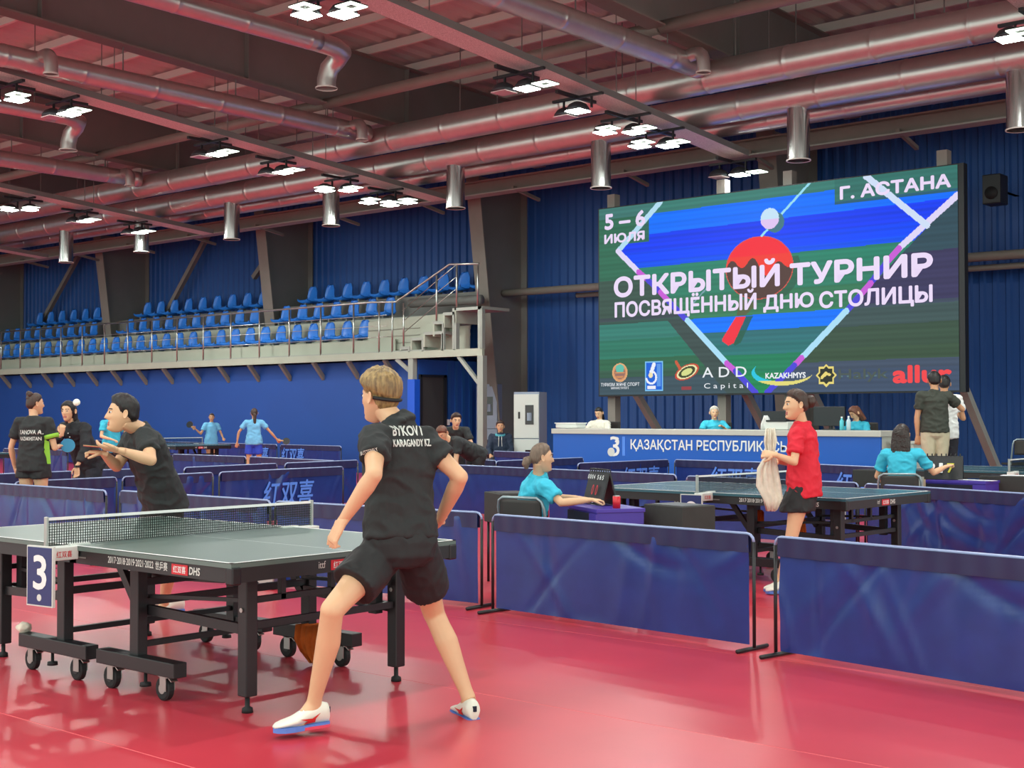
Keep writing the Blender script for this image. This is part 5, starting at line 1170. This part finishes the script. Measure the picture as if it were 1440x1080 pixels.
hb.build('undercut_shadow', CSH, r1, smooth=True)  # dark tube puts in the shadow along the undercut edge of the hair
hair_cap('nape_hair', h1, R1, 1.0, HBL, r1, [(-1, -.072), (-.6, -.06), (-.3, -.02), (-.1, .02), (.2, .08), (1, .12)], .008, 5, .3, 8)
# side piping on the shorts
# the leaning boy at the far end
r2, t2, R2, h2 = person('person in a black tee leaning forward beyond the near table, open palm raised', LEANER, dict(
    lod=0, look=dirn(-.93, -.36, .02), up=dirn(-.1, 0, 1), hairm=HB, hair='short', hthick=1.3, top=CBK, sleeve=.62, hem=-.10, loose=1.06, bottom=('shorts', CSH), skin=SKIN, hs=1.02, seed=7, gaze=-1,
    handL=dict(d=dirn(-.95, -.1, .15), n=dirn(.1, .3, .9), curl=.28, thumb=-1, s=1.05, spread=.3), handR=dict(d=dirn(-.8, -.2, .2), n=dirn(0, 0, -1), curl=1.2, thumb=1)))
# red shirt player
r3, t3, R3, h3 = person('person in a red shirt and black skirt standing in profile with a towel', RED, dict(
    lod=0, fem=True, look=dirn(-.985, -.10, -.06), hairm=HBR, hair='bun', bun=(0, -.118, .022), bunr=1.45, hthick=1.9, top=CRD, sleeve=.66, hem=-.15, loose=1.12, bottom=('skirt', CSH), legfrac=.42, skin=SKIN, hs=1.05, seed=4,
    handL=dict(d=dirn(-.8, .2, .1), n=dirn(.2, .7, -.5), curl=1.1, thumb=1), handR=dict(curl=1.1)))
tw_ = clothlump('towel', 'cream towel held by the red shirt player, hanging in front of her', 'towel', RED['wrL']+dirn(-.01, .10, -.0), [(.0, .20, .07, 0), (-.0, .10, .10, 0), (0, 0, .06, 0), (-.02, -.12, .16, 0), (-.01, -.26, .20, .01), (.02, -.36, .16, 0), (.01, -.45, .09, 0)], M['towel'], .2, YAW+.1, .035, seed=9)
bag = clothlump('plastic_bag', 'crumpled white bag on the counter beside the printer', 'bag', (-10.98, 19.05, TZ), [(0, .0, .16, 0), (0, .08, .15, 0), (.01, .18, .08, 0), (.0, .22, .04, 0)], M['white'], .2, .2, .08, seed=2)
# turquoise umpire seated at the right table
fold_ch(V((UMP['pelvis'].x, UMP['pelvis'].y, 0))+dirn(.12, .05)*1.0, YAW+PI/2+.95, 'grey framed folding chair with a dark back under the turquoise umpire')
r4, t4, R4, h4 = person('person in a turquoise polo sitting at the violet table, pale brown hair tied back', UMP, dict(
    lod=0, fem=True, look=dirn(.96, .25, -.06), hairm=HGY, hair='pony', tail=[(0, -.09, -.01), (0, -.125, -.03), (0, -.135, -.06), (0, -.125, -.10)], tailr=1.3, top=CTQ, collar=True, sleeve=.66, hem=-.1, loose=1.1, bottom=('trousers', CDN), skin=SKIN, hs=1.0, seed=11,
    handL=dict(curl=.7), handR=dict(d=dirn(.95, .1, .0), n=(0, 0, -1), curl=.8, thumb=-1)))
def sph_head(lab, xy, z0, ang, h, o, **kw):
    J = make_pose(xy[0], xy[1], z0, ang, h, **kw); return person(lab, J, o)
A_ = lambda r, a: math.atan2(dirn(r, a).y, dirn(r, a).x)
# girl with a bun, back to us
r5, t5, R5, h5 = sph_head('person with a high hair bun in a black and green lettered shirt, back turned', (-13.34, 7.59), 0, A_(.25, .97), 1.69, dict(
    lod=1, fem=True, look=dirn(.75, .66, -.05), hairm=HBR, hair='bun', bun=(0, -.075, .105), bunr=.95, top=CBK, sleeve=.6, hem=-.14, loose=1.06, bottom=('shorts', CSH), legfrac=.3, flare=1.1, skin=SKIN, seed=13, handR=dict(curl=1.1)),
    arms={'L': ((-.10, .0, -.27), (-.02, .10, -.23)), 'R': ((.07, .02, -.28), (-.09, .22, .02))}, turn=.1)
nk5 = h5+V((0, 0, -.27)); project_text('YANOVA A.', M['offwhite'], r5, t5, nk5+V((0,0,-.03))+CR*.03, dirn(.25, .97), (0,0,1), .24, .045, .035); project_text('KAZAKHSTAN', M['offwhite'], r5, t5, nk5+V((0,0,-.10))+CR*.03, dirn(.25, .97), (0,0,1), .21, .038, .035)
J5 = make_pose(-13.34, 7.59, 0, A_(.25, .97), 1.69, arms={'L': ((-.10, .0, -.27), (-.02, .10, -.23)), 'R': ((.07, .02, -.28), (-.09, .22, .02))}, turn=.1)
MB().tube([J5['shR'].lerp(J5['elR'], .45), J5['shR'].lerp(J5['elR'], .61)], .078, 18).build('sleeve_trim', CGN, r5, smooth=True)
pg = MB(); a = J5['pelvis']+dirn(.14, -.04, .05); pg.poly([a+dirn(.0, -.02, .22), a+dirn(.04, 0, .20), a+dirn(.06, 0, -.04), a+dirn(-.02, -.02, -.04)], .012, dirn(.5, -.8)); pg.build('side_trim', CGN, r5)
def bat(lab, loc, ax, nrm, m1, m2, r=.078):
    ax = V(ax).normalized(); nrm = V(nrm); nrm = (nrm-ax*nrm.dot(ax)).normalized(); x = ax.cross(nrm); t = thing('table_tennis_bat', lab, 'bat', (0, 0, 0)); c = V(loc)
    P_ = [c+ax*.075*math.cos(a)*(1.05 if math.cos(a) > 0 else 1)+x*r*math.sin(a) for a in [2*PI*j/24 for j in range(24)]]
    MB().poly([p+nrm*.002 for p in P_], .004, nrm).build('rubber_face', m1, t); MB().poly([p-nrm*.002 for p in P_], -.004, nrm).build('rubber_face', m2, t); MB().poly([p-nrm*.003 for p in P_], .006, nrm).build('blade', mat('bat wood', (190, 150, 100), .5), t)
    MB().beam(c-ax*.06, c-ax*.17, .028, .022, up=nrm).build('handle', mat('bat wood', (190, 150, 100), .5), t, bevel=.005); return t
BR = mat('blue bat rubber', (40, 130, 170), .5); RR = mat('red bat rubber', (190, 40, 44), .5); KR = mat('black bat rubber', (24, 24, 28), .5)
bat('blue covered bat in the hand of the girl with a bun', J5['wrR']+dirn(.07, .07, -.0), dirn(.9, .3, .1), dirn(-.2, -.9, .3), BR, KR, .082)
bat('dark bat seen edge on in the far hand of the leaning boy', LEANER['wrR']+dirn(-.05, -.02, .05), dirn(-.9, .4, .05), dirn(.0, .10, .99), KR, RR)
# woman in the black jacket
r6, t6, R6, h6 = sph_head('person in a black jacket bending forward with one hand at her mouth', (-14.28, 8.84), 0, A_(-.45, -.9), 1.72, dict(
    lod=1, fem=True, look=dirn(-.22, -.95, -.10), hairm=HB, hair='long', hlen=.14, hwid=.86, top=CJK, topname='jacket', sleeve=1.75, hem=-.22, loose=1.12, collar=True, bottom=('trousers', CDN), skin=SKIN, seed=17,
    handR=dict(d=dirn(.1, -.2, .9), n=dirn(0, .9, .1), curl=1.0), handL=dict(d=(0, 0, -1), curl=.4)),
    lean=.52, arms={'R': ((-.02, .20, -.20), (-.20, .05, .13)), 'L': ((-.10, .10, -.27), (-.02, .16, -.20))}, knees=.97)
J6 = make_pose(-14.28, 8.84, 0, A_(-.45, -.9), 1.72, lean=.52, arms={'R': ((-.02, .20, -.20), (-.20, .05, .13)), 'L': ((-.10, .10, -.27), (-.02, .16, -.20))}, knees=.97)
MB().tube([J6['wrL']+V((0,0,.012)), J6['wrL']-V((0,0,.012))], .031, 14).build('wrist_watch', M['black'], r6)
for z in (0, .05, .1, .15): MB().tube([J6['neck'].lerp(J6['pelvis'], .25+z*2)+dirn(-.06, -.125), J6['neck'].lerp(J6['pelvis'], .25+z*2)+dirn(-.062, -.135)], .007, 8).build('button', M['offwhite'], r6)
# umpire partly hidden behind the leaning boy's chin
r7 = sph_head('person in a turquoise shirt far behind the chin of the leaning boy', (-20.9, 13.4), 0, A_(.6, -.6), 1.62, dict(lod=2, fem=True, look=dirn(.8, -.5), hairm=HBR, hair='pony', top=CTQ, sleeve=.6, loose=1.1, bottom=('trousers', CDN), skin=SKIN), arms={'L': ((-.1, .1, -.25), (.1, .2, -.05)), 'R': ((.1, .1, -.25), (-.1, .2, -.05))})
# girls at table six
r8 = sph_head('smaller person in light blue behind the distant table, raising a dark bat', (-27.15, 20.2), 0, A_(.5, -.86), 1.50, dict(lod=2, fem=True, look=dirn(.1, -.98, -.15), hairm=HBR, hair='pony', top=CLB, sleeve=.6, loose=1.1, bottom=('shorts', CRB), skin=SKIN2), arms={'R': ((.12, .0, -.24), (.20, .06, .16)), 'L': ((-.1, .05, -.25), (.02, .2, -.1))})
r9 = sph_head('person in light blue with a long ponytail, back turned, right of the distant net', (-22.76, 18.04), 0, A_(-.1, .99), 1.60, dict(lod=2, fem=True, look=dirn(-.3, .95), hairm=HBR, hair='pony', tail=[(0, -.09, .0), (0, -.12, -.04), (0, -.13, -.14), (0, -.12, -.28), (0, -.11, -.38)], tailr=1.3, top=CLB, sleeve=.6, loose=1.15, hem=-.1, bottom=('shorts', CRB), legfrac=.6, skin=SKIN2, seed=21), arms={'L': ((-.17, .02, -.22), (-.04, .03, -.24)), 'R': ((.19, .02, -.21), (.15, .08, -.18))}, step=.16)
J9 = make_pose(-22.76, 18.04, 0, A_(-.1, .99), 1.60, arms={'L': ((-.17, .02, -.22), (-.04, .03, -.24)), 'R': ((.19, .02, -.21), (.15, .08, -.18))}, step=.16)
bat('black bat in the right hand of the ponytail girl', J9['wrR']+dirn(.20, 0, -.04), dirn(.95, .1, -.1), dirn(0, -.9, .4), KR, RR)
J8 = make_pose(-27.15, 20.2, 0, A_(.5, -.86), 1.50, arms={'R': ((.12, .0, -.24), (.20, .06, .16)), 'L': ((-.1, .05, -.25), (.02, .2, -.1))})
bat('dark round bat raised by the far girl in light blue', J8['wrR']+dirn(-.12, -.04, .10), dirn(-.6, 0, .7), dirn(0, -1, 0), KR, RR, .085)
# two people bending behind the foreground player's shoulder
r10 = sph_head('person in plain black bending deep, one arm hanging, behind the foreground player', (-13.72, 15.12), 0, A_(-.8, -.5), 1.70, dict(lod=1, look=dirn(-.3, -.6, -.7), hairm=HRB, hair='short', top=CBK, sleeve=.6, loose=1.1, bottom=('trousers', CSH), skin=SKIN, seed=23), lean=1.15, arms={'L': ((-.02, .05, -.27), (-.02, -.05, -.25)), 'R': ((.2, .1, -.2), (0, .1, -.22))}, knees=.92)
r11 = sph_head('person with dark hair leaning behind the deeply bending person', (-14.95, 15.95), 0, A_(.1, -.99), 1.66, dict(lod=1, look=dirn(.3, -.9, -.2), hairm=HBR, hair='short', hthick=1.3, top=CBK, sleeve=.6, loose=1.1, bottom=('trousers', CSH), skin=SKIN, seed=29), lean=.85, arms={'L': ((-.1, .1, -.26), (0, .1, -.23)), 'R': ((.1, .1, -.26), (0, .1, -.23))})
# boy on a chair by the fire cabinet
cxy = (-18.15, 20.75); fold_ch((cxy[0], cxy[1], 0), A_(0, -1)+PI/2, 'folding chair under the boy in the navy hoodie')
r12 = sph_head('person in a navy hoodie sitting on a chair left of the white fire cabinet', cxy, 0, A_(-.1, -1), 1.72, dict(lod=1, look=dirn(.02, -.99, -.02), hairm=HBR, hair='short', hthick=1.3, top=CNV, topname='hoodie', collar=True, sleeve=1.9, hem=-.05, loose=1.18, bottom=('trousers', CDN), skin=SKIN2, seed=31), sit=True, arms={'L': ((-.06, .1, -.26), (.06, .2, -.1)), 'R': ((.06, .1, -.26), (-.06, .2, -.1))})
hd_ = MB(); hd_.tube([h_ for h_ in [r12[3]+dirn(.085*math.cos(a), -.01+.075*math.sin(a), -.165+.02*math.sin(a)) for a in [2*PI*j/16 for j in range(17)]]], .026, 8); hd_.build('hood', CTE, r12[0], smooth=True)
for sx_ in (-.03, .03): MB().tube([r12[3]+dirn(sx_, -.10, -.19), r12[3]+dirn(sx_, -.165, -.27), r12[3]+dirn(sx_*1.2, -.17, -.40)], .005, 6).build('drawstring', M['offwhite'], r12[0])
# behind the counter
PLZ = .27
def stool(x, y, lab): 
    t = thing('office_chair', lab, 'chair', (x, y, PLZ)); MB().span((-.22, -.22, .50), (.22, .22, .56)).build('seat', M['chairpad'], t, bevel=.02); MB().tube([(0, 0, .05), (0, 0, .5)], .03, 10).build('column', M['black'], t)
    for k in range(5): MB().beam((0, 0, .06), (.26*math.cos(k*1.257), .26*math.sin(k*1.257), .03), .04, .03).build('leg', M['black'], t)
    MB().span((-.20, .22, .62), (.20, .26, 1.05)).build('backrest', M['chairpad'], t, bevel=.02); MB().beam((0, .2, .52), (0, .25, .7), .05, .02, up=(0,1,0)).build('back_support', M['black'], t)
stool(-14.9, 19.95, 'office chair behind the left end of the counter'); stool(-12.5, 19.95, 'office chair behind the middle of the counter'); stool(-9.75, 19.9, 'office chair behind the right end of the counter')
r13 = sph_head('person in a cream shirt looking down behind the left end of the counter', (-15.02, 19.98), PLZ, A_(-.5, -.85), 1.62, dict(lod=1, fem=True, look=dirn(-.45, -.75, -.45), hairm=HB, hair='tied', hthick=1, top=CWH, sleeve=.6, loose=1.12, bottom=('trousers', CDN), skin=SKIN, seed=37, shoes=False) | dict(hair='pony'), sit=True, seatz=.50, arms={'L': ((-.1, .15, -.22), (.08, .2, .02)), 'R': ((.1, .15, -.22), (-.08, .2, .02))})
r14 = sph_head('white haired person in turquoise behind the middle of the counter', (-12.52, 19.97), PLZ, A_(.0, -1), 1.62, dict(lod=1, fem=True, look=dirn(.02, -1, -.03), hairm=HWH, hair='short', top=CTQ, sleeve=.6, loose=1.15, bottom=('trousers', CDN), skin=SKIN, seed=41), sit=True, seatz=.50, arms={'L': ((-.12, .17, -.18), (.16, .12, .12)), 'R': ((.12, .17, -.18), (-.16, .12, .06))})
r15 = sph_head('person with reddish brown hair bowing behind the right end of the counter', (-9.75, 19.85), PLZ, A_(-.6, -.75), 1.62, dict(lod=1, fem=True, look=dirn(-.7, -.3, -.6), hairm=HRB, hair='long', hlen=.2, top=CTQ, sleeve=.6, loose=1.1, bottom=('trousers', CDN), skin=SKIN, seed=43), sit=True, seatz=.50, lean=.2, arms={'L': ((-.1, .15, -.22), (.08, .2, .02)), 'R': ((.1, .15, -.22), (-.08, .2, .02))})
# second umpire
U2 = (-6.10, 13.42); fold_ch((U2[0], U2[1], 0), A_(.35, .93)+PI/2, 'folding chair under the long haired umpire', .47)
r16 = sph_head('person in turquoise with long straight dark hair, seated with back turned', U2, 0, A_(.35, .93), 1.66, dict(lod=0, fem=True, look=dirn(.45, .88, -.05), hairm=HDK, hair='long', hlen=.60, hwid=1.12, top=CTQ, sleeve=.68, loose=1.08, bottom=('trousers', CDN), skin=SKIN, seed=47), sit=True, seatz=.50, arms={'R': ((.15, .13, -.20), (.12, .20, .06)), 'L': ((-.1, .1, -.25), (.05, .22, -.05))})
# two men standing by the counter end
r17, t17, R17, h17 = sph_head('person in a dark polo and khaki trousers standing below the screen corner', (-7.50, 17.55), PLZ, A_(.15, .98), 1.76, dict(lod=1, look=dirn(.1, .98, .0), hairm=HB, hair='short', top=COL_, collar=True, sleeve=.62, loose=1.1, hem=-.04, bottom=('trousers', CKH), skin=SKIN2, seed=53), arms={'L': ((-.06, .0, -.29), (.01, .03, -.26)), 'R': ((.20, .10, -.17), (-.10, .16, .12))}, turn=.1)
r18 = sph_head('person in a white shirt standing hidden behind the man in khaki trousers', (-7.60, 18.12), PLZ, A_(.2, .98), 1.72, dict(lod=1, look=dirn(.3, .95), hairm=HB, hair='short', top=mat('white shirt cloth', (236, 238, 236), .8), sleeve=.6, loose=1.1, bottom=('trousers', CDN), skin=SKIN2, seed=59), arms={'L': ((-.06, .0, -.29), (.01, .03, -.26)), 'R': ((.08, .04, -.26), (-.04, .2, .06))})
fold_ch((-5.75, 16.35+2.3, 0), A_(.3, -.95)+PI/2, 'empty folding chair by the wall at the right edge', .6) if False else None
fold_ch((-7.30, 20.12, PLZ), .75+PI, 'empty folding chair by the blue wall at the right edge', .45)
